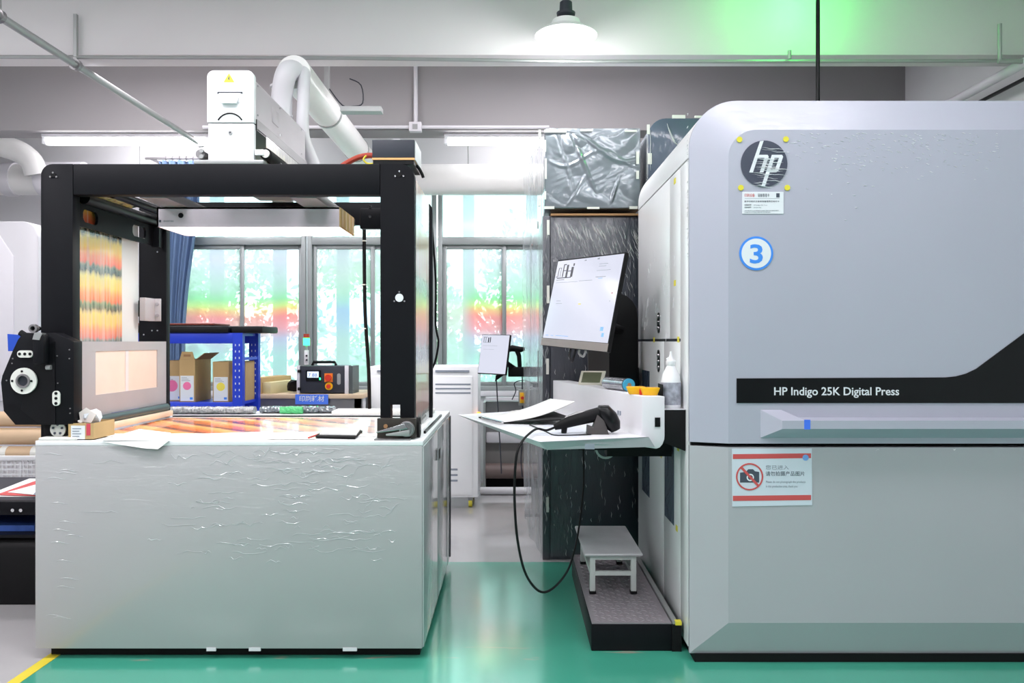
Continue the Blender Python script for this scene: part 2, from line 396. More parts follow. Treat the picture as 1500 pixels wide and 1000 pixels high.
def tread():
    t = NT('chequer_tread'); b = t.b
    b.inputs['Base Color'].default_value = lin((150, 142, 148)); b.inputs['Metallic'].default_value = .35; b.inputs['Roughness'].default_value = .4
    return t.m
M['tread'] = tread()

# ============================================================ ROOM
XL, XR, YF, YB, ZC = -5.4, 3.2, -3.0, 7.75, 3.6
green_x = -1.95
struct(B(XL, green_x, YF, YB, -.1, 0).build('floor', M['concrete']), 'polished grey floor')
struct(B(green_x, XR, 4.9, YB, -.1, 0).build('floor', M['concrete']), 'polished grey floor behind the green area')
struct(B(green_x, XR, YF, 4.9, -.1, 0).build('floor', M['epoxy']), 'green epoxy floor')
struct(B(green_x - .05, green_x, YF, 4.9, 0, .0015).build('trim_1', M['yline']), 'yellow line at the edge of the green floor')
struct(B(XL, XR, YF, YB, ZC, ZC + .1).build('ceiling', M['ceil']))
struct(B(XL - .15, XL, YF, YB, 0, ZC).build('wall_left', M['wall']))
struct(B(XR, XR + .15, YF, YB, 0, ZC).build('wall_right', M['wall']))
struct(B(XL, XR, YF - .15, YF, 0, ZC).build('wall_front', pbr('far_room_grey', (150, 150, 152), .8)))
wx0, wx1, wz0, wz1 = -3.27, .56, .875, 2.94
wb = MB(); wb.box(XL, wx0, YB, YB + .2, 0, ZC); wb.box(wx1, XR, YB, YB + .2, 0, ZC); wb.box(wx0, wx1, YB, YB + .2, 0, wz0); wb.box(wx0, wx1, YB, YB + .2, wz1, ZC)
struct(wb.build('wall_back', M['wall']))
struct(B(XL, XR, 4.79, 4.99, 3.07, ZC).build('trim_2', M['beam']), 'near concrete ceiling beam')
struct(B(XL, XR, 6.5, 6.75, 3.07, ZC).build('trim_3', pbr('far_beam_shaded_paint', (156, 154, 155), .85, var=.03, vscale=2)), 'far concrete ceiling beam')  # darker copy of the beam paint; the rear bay's dimness is in the colour
# windows: three units side by side, each with transom and two sashes
ux = [(-3.27, -2.0), (-1.985, -.735), (-.72, .56)]
for k, (a, b_) in enumerate(ux):
    w = empty('window_%d' % (k + 1), ((a + b_) / 2, YB + .1, wz0), None, None, kind='structure')
    fr = MB(); y0, y1 = YB - .01, YB + .07; t = .045; zt = 2.29
    fr.box(a, a + t, y0, y1, wz0, wz1); fr.box(b_ - t, b_, y0, y1, wz0, wz1)
    fr.box(a + t, b_ - t, y0, y1, wz0, wz0 + t); fr.box(a + t, b_ - t, y0, y1, wz1 - t, wz1); fr.box(a + t, b_ - t, y0, y1, zt, zt + .075)
    fr.build('window_frame', M['alu'], w, bevel=.004)
    mid = (a + b_) / 2
    for j, (sa, sb, yy) in enumerate(((a + t, mid + .025, YB + .028), (mid - .025, b_ - t, YB + .052))):
        sh = MB(); q = .04
        sh.box(sa, sa + q, yy, yy + .02, wz0 + t, zt); sh.box(sb - q, sb, yy, yy + .02, wz0 + t, zt)
        sh.box(sa + q, sb - q, yy, yy + .02, wz0 + t, wz0 + t + q); sh.box(sa + q, sb - q, yy, yy + .02, zt - q, zt)
        so = sh.build('sash', M['alu'], w, bevel=.003)
        B(sa + q, sb - q, yy + .008, yy + .012, wz0 + t + q, zt - q).build('pane', M['holo'], so)
    B(a + t, b_ - t, YB + .03, YB + .034, zt + .075, wz1 - t).build('pane', M['holo'], w)
struct(B(wx0 - .05, wx1 + .05, YB - .05, YB + .01, wz0 - .05, wz0).build('trim_4', M['offwhite'], bevel=.004), 'white window ledge')

# ------------------------------------------------------------ outdoors beyond the windows
struct(B(-25, 20, YB + .2, 40, -.8, -.6).build('ground', M['ground']), 'pale ground outside the windows')
for k in range(7):
    X = (225 + 92.3 * k - 750) * 9.3 / F + .0
    p = MB(); p.box(X - .065, X + .065, 9.25, 9.38, -.6, 3.9); p.box(X - .09, X + .09, 9.22, 9.41, -.6, -.5)
    tag(p.build('outdoor_post', M['post'], bevel=.008), ['bluish outdoor post seen through the panes by the curtain', 'bluish outdoor post behind the left sash of the left window', 'bluish outdoor post behind the right sash of the left window',
        'bluish outdoor post seen above the grey control box', 'bluish outdoor post seen between the black frame post and its hose', 'bluish outdoor post seen left of the small background monitor', 'bluish outdoor post seen beside the clear plastic sheet'][k], 'post', 'posts outside the windows')
def tree(x, y, h, r, label, seed):
    rd = random.Random(seed)
    t = empty('tree', (x, y, -.6), label, 'tree', 'trees outside the windows')
    tr = MB(); tr.tube([(x, y, -.6), (x + .1, y, h * .3), (x - .05, y + .1, h * .65)], [.16, .12, .07], 8)
    for k in range(5):
        an = rd.uniform(0, 6.28); tr.tube([(x, y, h * (.2 + .08 * k)), (x + math.cos(an) * r * .5, y + math.sin(an) * r * .5, h * (.4 + .08 * k))], [.05, .02], 6)
    tr.build('trunk', M['bark'], t, smooth=True)
    lf = MB()
    blobs = [(rd.gauss(0, .5) * r, rd.gauss(0, .4) * r, h * rd.uniform(.1, .95), rd.uniform(.3, .55) * r) for _ in range(16)]
    for k in range(5200):
        bx, by, bz, br = rd.choice(blobs)
        d = Vector((rd.gauss(0, 1), rd.gauss(0, 1), rd.gauss(0, .6))).normalized() * br * rd.uniform(.5, 1)
        c = Vector((x + bx, y + by, bz)) + d
        a = Vector((rd.gauss(0, 1), rd.gauss(0, 1), rd.gauss(0, 1))).normalized(); b2 = a.orthogonal().normalized(); s = rd.uniform(.04, .10)
        lf.add([c - a * s, c + b2 * s * .5, c + a * s, c - b2 * s * .5], [(0, 1, 2, 3)])
    tag(lf.build('foliage', M['leaf'], t), None, kind='stuff')
tree(-4.7, 11.6, 3.4, 1.5, 'leafy green tree outside, behind the left window', 1)
tree(-2.1, 14.6, 3.0, 1.4, 'leafy green tree outside, behind the middle window', 2)
tree(-.1, 11.8, 2.9, 1.3, 'leafy green tree outside, behind the right window', 3)
tree(2.0, 15.2, 3.2, 1.5, 'leafy green tree outside, behind the clear plastic sheet', 4)
tree(-7.4, 15.2, 3.6, 1.7, 'leafy green tree outside, half hidden by the curtain', 5)

# ------------------------------------------------------------ curtain
def curtain():
    x0, x1, zt, zb = -3.32, -2.93, 3.06, .5
    def fn(u, v):
        z = zt + (zb - zt) * v
        k = 1 - .38 * math.sin(min(1, max(0, (z_t := (2.6 - z) / 1.4))) * PI / 2) if z < 2.6 else 1
        w = (x1 - x0) * k
        return (x0 - .02 + w * u, 7.56 + .035 * math.sin(u * 2 * PI * 5 + 1.6 * math.sin(u * 5) + 1.2 * math.sin(v * 3)) + .010 * math.sin(u * 2 * PI * 13 + 3 * v) , z)
    m = MB(); m.grid(fn, 120, 24)
    c = empty('curtain', (-3.12, 7.56, .5), 'blue pleated curtain gathered at the left end of the windows', 'curtain')
    m.build('drape', M['curtain'], c, smooth=True, thick=.004)
    for xx in (x0 - .1, x1 + .25): B(xx - .01, xx + .01, 7.56, 7.75, 3.075, 3.095).build('rail_bracket', M['steeld'], c)
    for k in range(6): MB().ring((x0 + .04 + k * .065, 7.56, 3.085), (1, 0, 0), .022, .016, .004, 14).build('curtain_ring', M['steeld'], c)
    MB().cyl((x0 - .15, 7.56, 3.085), (x1 + .3, 7.56, 3.085), .012, n=10).build('curtain_rail', M['steeld'], c)
curtain()

# ------------------------------------------------------------ ceiling services
d = empty('air_duct', (-2.2, 7.3, 2.8), 'long white round air duct running above the windows', 'duct')
MB().cyl((-5.3, 7.3, 2.83), (.56, 7.3, 2.83), .14, n=32).build('duct_pipe', M['pvc'], d, smooth=True)
for X in (-4.62, -4.3): MB().cyl((X, 7.3, 2.83), (X + .1, 7.3, 2.83), .152, n=32).build('coupling', M['offwhite'], d, smooth=True)
MB().cyl((-4.28, 7.3, 2.83), (-3.9, 7.3, 2.83), .16, n=32).build('coupling', M['offwhite'], d, smooth=True)
for X in (-3.4, -1.9, -.4): MB().cyl((X, 7.3, 2.97), (X, 7.3, 3.6), .006, n=6).build('hanger_rod', M['galv'], d)
d = empty('branch_duct', (-4.2, 7.1, 2.9), 'white elbow duct dropping into the long duct at far left', 'duct')
MB().tube([(-5.35, 6.6, 3.22), (-4.95, 6.75, 3.13), (-4.45, 7.0, 3.06), (-4.28, 7.08, 2.97), (-4.24, 7.12, 2.84)], .095, 20, 6).build('duct_pipe', M['pvc'], d, smooth=True)
MB().cyl((-5.2, 6.62, 3.19), (-5.12, 6.66, 3.175), .108, n=24).build('coupling', M['offwhite'], d, smooth=True)
d = empty('exhaust_pipe', (-1.23, 4.5, 2.2), 'white exhaust pipe rising behind the tower and running back to the windows', 'pipe')
MB().cyl((-1.23, 4.5, 2.87), (-1.23, 7.17, 2.87), .095, n=28).build('duct_pipe', M['pvc'], d, smooth=True)
MB().tube([(-1.23, 4.62, 2.87), (-1.23, 4.5, 2.875), (-1.25, 4.42, 2.83), (-1.28, 4.44, 2.7), (-1.285, 4.455, 2.45), (-1.28, 4.46, 2.13)], .058, 20, 5).build('flexible_hose', M['offwhite'], d, smooth=True)
MB().tube([(-1.19, 4.6, 2.89), (-1.17, 4.5, 2.86), (-1.165, 4.46, 2.7), (-1.165, 4.46, 2.5), (-1.12, 4.5, 2.36), (-1.07, 4.47, 2.24), (-1.06, 4.46, 2.128)], .034, 16, 5).build('flexible_hose', M['offwhite'], d, smooth=True)
for Yk in (2.76, 2.6, 2.47): MB().ring((-1.283, 4.445, Yk), (0, 0, 1), .0615, .05, .012, 20).build('hose_ring', M['offwhite'], d, smooth=True)
MB().box(-1.05, -.80, 4.88, 4.96, 2.76, 2.79).build('wire_tray', M['galv'], d)
MB().tube([(-1.12, 4.9, 2.90), (-1.04, 4.9, 2.80), (-.98, 4.92, 2.80), (-.92, 4.92, 2.82), (-.93, 4.92, 2.93), (-1.0, 4.92, 2.97)], .004, 6, 4).build('wire', M['charcoal'], d)
for Yk in (5.3, 6.3): MB().ring((-1.23, Yk, 2.87), (0, 1, 0), .101, .094, .02, 24).build('pipe_strap', M['galv'], d)
MB().box(-1.245, -1.215, 5.29, 5.33, 2.97, 3.6).build('hanger_rod', M['galv'], d)
# sprinkler pipe along the left
d = empty('sprinkler_pipe', (-2.6, 5.3, 3.0), 'thin grey ceiling pipe running back from the top left corner', 'pipe')
MB().cyl((-2.6, 2.5, 3.0), (-2.6, 6.7, 3.0), .022, n=16).build('pipe_run', M['galv'], d, smooth=True)
for Yk in (4.03, 4.745, 6.62):
    o = MB(); o.cyl((-2.6, Yk, 3.0), (-2.6, Yk + .03, 3.0), .034, n=16); o.build('pipe_clamp', M['steeld'], d)
    MB().box(-2.61, -2.59, Yk + .005, Yk + .025, 3.03, 3.30 if Yk > 4.5 else 3.2).build('hanger_strap', M['galv'], d)
# thin conduits
tag(MB().tube([(-5.3, 4.76, 3.055), (-1.0, 4.76, 3.04), (.4, 4.76, 3.02), (1.48, 4.76, 3.02), (3.1, 4.76, 3.025)], .011, 8).build('conduit', M['galv']), 'thin grey conduit along the bottom of the near beam', 'conduit')
tag(MB().cyl((-.78, 6.47, 3.05), (-.78, 6.47, 3.6), .017, n=10).build('conduit', M['offwhite']), 'short white vertical conduit on the far beam', 'conduit')
tag(MB().cyl((-2.5, 6.46, 3.085), (.3, 6.46, 3.085), .014, n=10).build('conduit', M['offwhite']), 'white horizontal conduit along the bottom of the far beam', 'conduit')
o = empty('conduit_box', (-.78, 6.45, 3.05), 'small white junction box where two conduits meet on the far beam', 'box')
B(-.83, -.73, 6.425, 6.49, 3.045, 3.12).build('box_body', M['offwhite'], o, bevel=.005); B(-.80, -.76, 6.42, 6.425, 3.06, 3.10).build('cover', M['galv'], o)
tag(MB().cyl((1.64, 4.72, 3.02), (1.64, 4.72, 3.07), .012, n=8).build('conduit_clip', M['galv']), 'small clip holding the conduit under the near beam', 'clip')
d = empty('wall_conduit', (3.0, 4.6, 2.95), 'pair of white conduits running back at the top right', 'conduit')
MB().cyl((3.03, 2.5, 3.0), (3.03, 6.4, 3.0), .03, n=14).build('pipe_run', M['offwhite'], d, smooth=True)
MB().cyl((3.1, 2.5, 2.94), (3.1, 6.4, 2.94), .012, n=10).build('pipe_run', M['blackg'], d)
MB().cyl((2.87, 4.7, 3.0), (2.87, 4.7, 3.22), .012, n=10).build('hanger_rod', M['galv'], d)
MB().cyl((2.86, 4.7, 3.0), (3.1, 4.7, 3.0), .014, n=10).build('bracket', M['galv'], d)
# tube lights under the far beam
def tube_light(x0, x1, label):
    t = empty('tube_light', ((x0 + x1) / 2, 6.62, 3.0), label, 'lamp', 'tube lights under the far beam')
    B(x0, x1, 6.58, 6.66, 3.035, 3.068).build('lamp_body', M['white'], t, bevel=.004)
    MB().cyl((x0 + .03, 6.62, 3.012), (x1 - .03, 6.62, 3.008), .034, n=16).build('tube', M['tube'], t, smooth=True)
    for xe in (x0, x1 - .03): B(xe, xe + .03, 6.59, 6.65, 2.985, 3.036).build('end_cap', M['white'], t)
tube_light(-3.88, -2.5, 'lit tube light at left, between the elbow duct and the white tower')
tube_light(-.56, .5, 'lit tube light at right, above the plastic sheet')
# pendant lamp
X, Y = (829 - 750) * 4.4 / F, 4.4; zr = H + 447 * 4.4 / F
p = empty('pendant_lamp', (X, Y, zr), 'lit white enamel dish lamp hanging in front of the beam', 'lamp')
pr = [(.171, 0), (.172, .004), (.12, .038), (.088, .05), (.075, .085), (.03, .10), (.026, .098), (.068, .08), (.08, .045), (.116, .032), (.168, .0)]
MB().lathe(pr[:6], (X, Y, zr), n=36).build('lamp_shade', M['shade'], p, smooth=True)
MB().lathe([(.02, -.03), (.08, -.022), (.12, -.008), (.150, .004), (.10, .03), (.05, .04), (.03, .06), (.02, .09)], (X, Y, zr), n=24).build('bulb', M['bulb'], p, smooth=True)
MB().lathe([(.028, .095), (.03, .105), (.05, .115), (.052, .128), (.036, .135), (.034, .185), (.02, .195), (.014, .2)], (X, Y, zr), n=24).build('lamp_holder', M['charcoal'], p, smooth=True)
MB().cyl((X, Y, zr + .19), (X, Y, 3.6), .006, n=8).build('cord', M['charcoal'], p)
ld = bpy.data.lights.new('pendant_glow', 'POINT'); ld.energy = 12; ld.shadow_soft_size = .06; lo = bpy.data.objects.new('pendant_glow', ld); COL.objects.link(lo); lo.location = (X, Y, zr - .09)

# ============================================================ PRINT CABINET (left)
cx0, cx1, cy0, cy1, cz = -2.03, -.378, 3.40, 4.86, .93
t = empty('inspection_table', ((cx0 + cx1) / 2, 4.13, 0), 'large grey film-wrapped cabinet table under the black frame', 'cabinet')
B(cx0 + .015, cx1 - .005, cy0 + .012, cy1, .06, cz - .022).build('carcass', M['tableside'], t)
B(cx0, cx1 - .004, cy0, cy0 + .012, .045, cz - .022).build('front_panel', M['table'], t, bevel=.003)
B(cx0, cx1, cy0, cy1, cz - .022, cz).build('tabletop', M['white'], t, bevel=.003)
B(cx0 + .04, cx1 - .02, cy0 + .05, cy1 - .03, 0, .06).build('plinth', M['rubber'], t)
for a, b_ in ((cy0 + .005, 4.02), (4.03, 4.62), (4.63, cy1)): B(cx1 - .005, cx1 + .003, a, b_, .05, cz - .024).build('side_panel', M['tableside'], t, bevel=.002)
B(cx1 + .003, cx1 + .005, 4.08, 4.16, .745, .80).build('slot', M['blackg'], t)
B(cx1 + .0025, cx1 + .006, 4.83, 4.86, .05, cz - .03).build('edge_strip', M['charcoal'], t)
for pos, w_ in ((-1.12, .05), (-.72, .06), (-1.3, .04)): B(pos, pos + w_, cy0 - .002, cy0 + .004, .035, .05).build('foot_clip', M['offwhite'], t)
def ribbon(m, pts, w, nrm, lift=.0012):
    """thin raised crease along a polyline lying on a plane with normal nrm"""
    n = Vector(nrm); P = [Vector(p) for p in pts]; L = len(P)
    for i in range(L - 1):
        d = (P[i + 1] - P[i]).normalized(); sd = d.cross(n).normalized()
        w0 = w * math.sin(PI * (i + .15) / (L - .7)) ; w1 = w * math.sin(PI * (i + 1.0) / (L - .0)) if i < L - 2 else w * .1
        a0 = P[i] + n * .0004; a1 = P[i + 1] + n * .0004
        m.add([a0 - sd * w0, a1 - sd * w1, a1 + n * lift, a0 + n * lift, a0 + sd * w0, a1 + sd * w1], [(0, 1, 2, 3), (3, 2, 5, 4)])
rd = random.Random(3)
m = MB()
for k in range(135):
    u = rd.random(); z = .90 - .48 * rd.random() ** 1.25
    x = rd.gauss(-.98, .33) if rd.random() < .85 else rd.uniform(-1.98, -.5)
    if not -2.0 < x < -.5: x = rd.uniform(-1.4, -.6)
    x = x; L = rd.uniform(.03, .16); n = 6
    amp = rd.uniform(.002, .008); ph = rd.uniform(0, 6)
    pts = [(x + L * i / n, cy0, z + amp * math.sin(ph + i * 1.3) - .01 * rd.random()) for i in range(n + 1)]
    if pts[-1][0] < cx1 - .02: ribbon(m, pts, rd.uniform(.0006, .0018), (0, -1, 0))
for k in range(5):
    x = rd.uniform(-1.2, -.5); z = rd.uniform(.6, .85); pts = [(x + .012 * i, cy0, z + .013 * i + .005 * math.sin(i * 2.)) for i in range(6)]
    ribbon(m, pts, .0012, (0, -1, 0))
for k in range(14):
    x = rd.uniform(-2.0, -1.9); z = rd.uniform(.1, .9); ribbon(m, [(x + .015 * i, cy0, z + .004 * math.sin(i)) for i in range(6)], .0015, (0, -1, 0))
tag(m.build('crease_glints', clear_film('soft_crease_glint', .5, (240, 243, 246)), t), None, kind='stuff')  # raised creases whose pale colour stands in for glints on the film

# ------------------------------------------------------------ black frame machine on the table
fy0, fy1 = 3.5, 4.43
f = empty('web_frame', (-1.25, 3.96, cz), 'black metal frame machine standing on the grey cabinet table', 'machine')
def post_poly(x0, x1, z0, z1, r, left):
    return (arc(x0 + r, z1 - r, r, 90, 180, 6)[::1] + [(x0, z0), (x1, z0), (x1, z1)]) if left else (arc(x1 - r, z1 - r, r, 90, 0, 6) + [(x1, z0), (x0, z0), (x0, z1)])
lx0, lx1, rx0, rx1, zt, zb = -2.065, -1.925, -.577, -.428, 2.130, 1.995
MB().prism(post_poly(lx0, lx1, cz, zt, .05, True), 'y', fy0, fy0 + .06).build('front_post', M['black'], f, bevel=.002)
# right front post with the little cut-out near its foot
pr_ = MB(); pp = post_poly(rx0, rx1, 1.075, zt, .06, False); pr_.prism(pp, 'y', fy0, fy0 + .06)
pr_.box(rx0, -.532, fy0, fy0 + .06, 1.012, 1.075); pr_.box(-.49, rx1, fy0, fy0 + .06, 1.012, 1.075); pr_.box(rx0, rx1, fy0 + .001, fy0 + .06, .93, 1.012)
pr_.build('front_post', M['black'], f)
B(lx1 + .002, rx0 - .002, fy0, fy0 + .06, zb, zt).build('front_beam', M['black'], f, bevel=.003)
for (a, b_, lf) in ((-2.07, -1.918, True), (-.58, -.443, False)):
    MB().prism(post_poly(a, b_, cz, zt, .05, lf), 'y', fy1, fy1 + .05).build('rear_post', M['black'], f, bevel=.002)
B(-1.918, -.58, fy1, fy1 + .05, 2.0, 2.124).build('rear_beam', M['black'], f, bevel=.003)
for X in (-1.60, -.93):
    B(X - .06, X + .06, fy0 + .06, fy1, 1.99, 2.03).build('cross_rail', M['steeld'], f, bevel=.003)
# plates and bolts
for (px, py) in ((585, 251), (579, 258), (591, 258), (78, 253), (74, 259), (83, 259)):
    p = at(px, py, fy0); MB().cyl((p.x, fy0 - .004, p.z), (p.x, fy0, p.z), .004, n=10).build('bolt', M['chrome'] if px > 500 else M['steeld'], f)
p = at(585, 256, fy0); MB().cyl((p.x, fy0 - .003, p.z), (p.x, fy0, p.z), .010, n=18).build('plug', M['rubber'], f)
p = at(78, 256, fy0); MB().cyl((p.x, fy0 - .003, p.z), (p.x, fy0, p.z), .012, n=18).build('plug', M['rubber'], f)
p = at(585, 436, fy0); MB().cyl((p.x, fy0 - .003, p.z), (p.x, fy0, p.z), .018, n=24).build('plug', M['whitepr'], f)
for (dx, dy) in ((0, -8.5), (-7.5, 5), (7.5, 5)):
    p = at(585 + dx, 436 + dy, fy0); MB().cyl((p.x, fy0 - .003, p.z), (p.x, fy0, p.z), .004, n=10).build('bolt', M['chrome'], f)
B(-.74, rx0 - .0, fy0 + .38, fy0 + .42, 1.90, 2.0).build('gusset_plate', M['black'], f, bevel=.006)
for (px, py) in ((542, 303), (542, 317)):
    p = at(px, py, fy0 + .38); MB().cyl((p.x, fy0 + .375, p.z), (p.x, fy0 + .38, p.z), .008, n=12).build('bolt', M['chrome'], f)
# left cross plates with slots (front-back)
def slotted(name, x, y0, y1, z0, z1, holes, m_):
    """plate in the YZ plane with real rounded-off openings, built as strips round them"""
    mb = MB(); hs = sorted(holes); y = y0; th = .012; hz0 = min(h[2] for h in holes); hz1 = max(h[3] for h in holes)
    mb.box(x, x + th, y0, y1, z0, hz0); mb.box(x, x + th, y0, y1, hz1, z1)
    for (a, b_, c, d_) in hs:
        mb.box(x, x + th, y, a, hz0, hz1)
        rr = .018
        for (cy, cz_, sy, sz) in ((a, c, 1, 1), (b_, c, -1, 1), (a, d_, 1, -1), (b_, d_, -1, -1)):
            mb.prism([(cy, cz_), (cy + sy * rr, cz_), (cy + sy * rr * .4, cz_ + sz * rr * .4), (cy, cz_ + sz * rr)], 'x', x, x + th)
        y = b_
    mb.box(x, x + th, y, y1, hz0, hz1)
    return mb.build(name, m_, f)
slotted('slotted_plate', -1.945, 3.56, fy1, 1.868, 1.972, [(3.60, 3.73, 1.892, 1.952), (4.07, 4.22, 1.892, 1.952)], M['black'])
slotted('slotted_plate', -1.995, 3.56, fy1, 1.485, 1.57, [(3.60, 3.66, 1.505, 1.552), (4.03, 4.12, 1.505, 1.552)], M['black'])
B(-1.93, -1.90, 4.14, 4.26, 1.46, 1.58).build('bracket', M['steel'], f, bevel=.002)
B(-1.932, -1.87, 4.25, 4.26, 1.46, 1.58).build('bracket', M['steel'], f, bevel=.002)
for z in (1.49, 1.55): MB().cyl((-1.886, 4.243, z), (-1.886, 4.25, z), .009, n=12).build('bolt', M['chrome'], f)
B(-1.944, -1.90, 4.30, 4.31, 1.86, 1.975).build('bracket', M['black'], f)
for (px, py) in ((231, 345), (231, 369), (223, 484), (231, 484), (211, 490)):
    p = at(px, py, fy1); MB().cyl((p.x, fy1 - .004, p.z), (p.x, fy1, p.z), .0045, n=8).build('bolt', M['chrome'], f)
MB().cyl((-1.93, 3.6, 2.0), (-1.93, 4.43, 2.0), .028, n=24).build('roller', M['blackg'], f, smooth=True)
MB().cyl((-1.80, 3.6, 2.02), (-1.80, 4.43, 2.02), .022, n=24).build('roller', M['blackg'], f, smooth=True)
# windowed steel guard on the left
yA, yB = 3.56, 4.43; zA, zB = 1.01, 1.352
hs = MB()
hs.box(-1.93, -1.918, yA, yB, zA, zA + .095); hs.box(-1.93, -1.918, yA, yB, zB - .045, zB)
hs.box(-1.93, -1.918, yA, 3.68, zA + .095, zB - .045); hs.box(-1.93, -1.918, 4.32, yB, zA + .095, zB - .045)
g = hs.build('steel_guard', M['steel'], f)
B(-1.926, -1.922, 3.68, 4.32, zA + .095, zB - .045).build('guard_window', pbr('warm_acrylic', (232, 214, 202), .3, var=.06), g)
B(-1.9215, -1.9205, 3.97, 4.0, zA + .095, zB - .045).build('window_seam', M['offwhite'], g)
# rollers under guard + web strips
MB().cyl((-1.90, 3.56, .992), (-1.90, 4.39, .992), .02, n=20).build('roller', M['darkroller'], f, smooth=True)
B(-1.925, -1.895, 4.38, 4.43, .96, 1.01).build('roller_bracket', M['black'], f)
B(-1.90, -1.875, 3.54, 4.42, .942, .972).build('edge_bar', pbr('pale_wood_bar', (240, 222, 200), .5), f, bevel=.003)
# webs
B(-1.965, -1.963, 3.60, 4.02, 1.352, 1.99).build('printed_web', M['print'], f)
B(-1.966, -1.9655, 4.02, 4.20, 1.352, 1.99).build('web_margin', pbr('plain_film', (214, 216, 218), .4), f)
MB().add([(-1.98, 3.58, 2.0), (-1.98, 4.0, 2.005), (-1.86, 4.0, 2.028), (-1.86, 3.58, 2.025)], [(0, 1, 2, 3)]).build('printed_web', M['print'], f, thick=.001)
rw = B(-.446, -.4445, 3.60, 4.27, .945, 2.10).build('printed_web', M['printr'], f)
B(-.47, -.45, 3.58, 3.66, 1.0, 2.05).build('side_strut', M['rubber'], f)
# hoses
tag(MB().tube([(-.81, 4.38, 2.0), (-.81, 4.38, 1.8), (-.805, 4.38, 1.5), (-.79, 4.40, 1.2), (-.79, 4.43, .98)], .010, 8, 6).build('hose', M['rubber'], f), None)
for z in (1.9, 1.66, 1.42): MB().ring((-.81, 4.38, z), (0, 0, 1), .012, .0085, .006, 10).build('cable_tie', M['wtape'], f)
MB().tube([(-.45, 4.49, 2.0), (-.43, 4.50, 1.7), (-.43, 4.50, 1.45), (-.415, 4.50, 1.35), (-.43, 4.50, 1.25), (-.45, 4.49, 1.2)], .006, 8, 6).build('cable', M['rubber'], f)
# bright lamp box hanging under the rails
lx = empty('light_box', (-1.2, 3.97, 1.85), 'long white light box with lit underside, hung under the black frame', 'lamp')
q0, q1 = 3.80, 4.13; bx0, bx1 = -1.69, -.822; bz0, bz1 = 1.897, 1.99
hb = MB(); hb.box(bx0, bx1, q0, q0 + .008, bz0, bz1); hb.box(bx0, bx1, q1 - .008, q1, bz0, bz1); hb.box(bx0, bx1, q0, q1, bz1 - .008, bz1); hb.box(bx0, bx0 + .008, q0, q1, bz0, bz1)
hb.build('housing', pbr('light_box_aluminium', (222, 212, 222), .35, .2), lx)
B(bx1, bx1 + .006, q0, q1, bz0, bz1).build('end_panel', M['card'], lx)
for k in range(4): B(bx1 + .006, bx1 + .009, q0 + .03 + k * .08, q0 + .055 + k * .08, bz0 + .005, bz1 - .005).build('rib', M['wood'], lx)
B(bx0 + .01, bx1 - .002, q0 + .01, q1 - .01, bz0 + .002, bz0 + .006).build('diffuser', M['led'], lx)
p = at(265, 315.5, q0); MB().cyl((p.x, q0 - .003, p.z), (p.x, q0, p.z), .012, n=20).build('grommet', M['blackg'], lx)
B(*[v for v in (XZ(233, 325, q0)[0], XZ(236, 325, q0)[0])], q0 - .001, q0, XZ(0, 325.5, q0)[1], XZ(0, 322, q0)[1]).build('logo_mark', M['darkpr'], lx)
text('LED LIGHT BOX', (XZ(239, 325, q0)[0], q0, XZ(0, 325, q0)[1]), (1, 0, 0), (0, 0, 1), .008, M['greypr'], lx, width=.05)
area('light_box_glow', (-1.25, 3.97, bz0 - .01), .8, .28, 6, (1, .96, .92))

# ------------------------------------------------------------ white tower on top of the frame
tw = empty('lamp_tower', (-1.23, 3.97, zt), 'white and steel curing unit with warning triangle on top of the frame', 'machine')
ty0, ty1 = 3.5, 4.38; a0, a1 = -1.337, -1.131; zt0 = 2.148
MB().prism([(a0, 2.312), (a1, 2.312)] + arc(a1 - .03, 2.54 - .03, .03, 0, 90, 5) + arc(a0 + .03, 2.54 - .03, .03, 90, 180, 5), 'y', ty0, ty0 + .03).build('front_cover', M['white'], tw, bevel=.002)
B(a0 + .004, a1 - .002, ty0 + .004, ty0 + .034, zt0, 2.308).build('front_foot', M['white'], tw, bevel=.002)
B(a0 + .004, a1 - .002, ty1 - .03, ty1, zt0, 2.308).build('rear_foot', M['white'], tw, bevel=.002)
MB().prism([(a0 + .004, 2.335), (a1 - .004, 2.335), (a1 - .004, 2.50), (a1 - .03, 2.53), (a0 + .03, 2.53), (a0 + .004, 2.50)], 'y', ty0 + .031, ty1).build('housing', M['steel'], tw)
B(a0, a1 + .003, ty0 + .031, ty1, 2.285, 2.334).build('lower_channel', M['blackg'], tw)
B(a1 + .003, a1 + .006, ty0 + .031, ty1, 2.292, 2.334).build('channel_face', M['steeld'], tw)
for yy in (3.56, 3.9, 4.3):
    for z in (2.36, 2.49): MB().cyl((a1 - .005, yy, z), (a1 - .001, yy, z), .005, n=8).build('screw', M['chrome'], tw)
B(a1 - .005, a1 - .002, 3.78, 3.88, 2.39, 2.46).build('cover_plate', M['steel'], tw, bevel=.001)
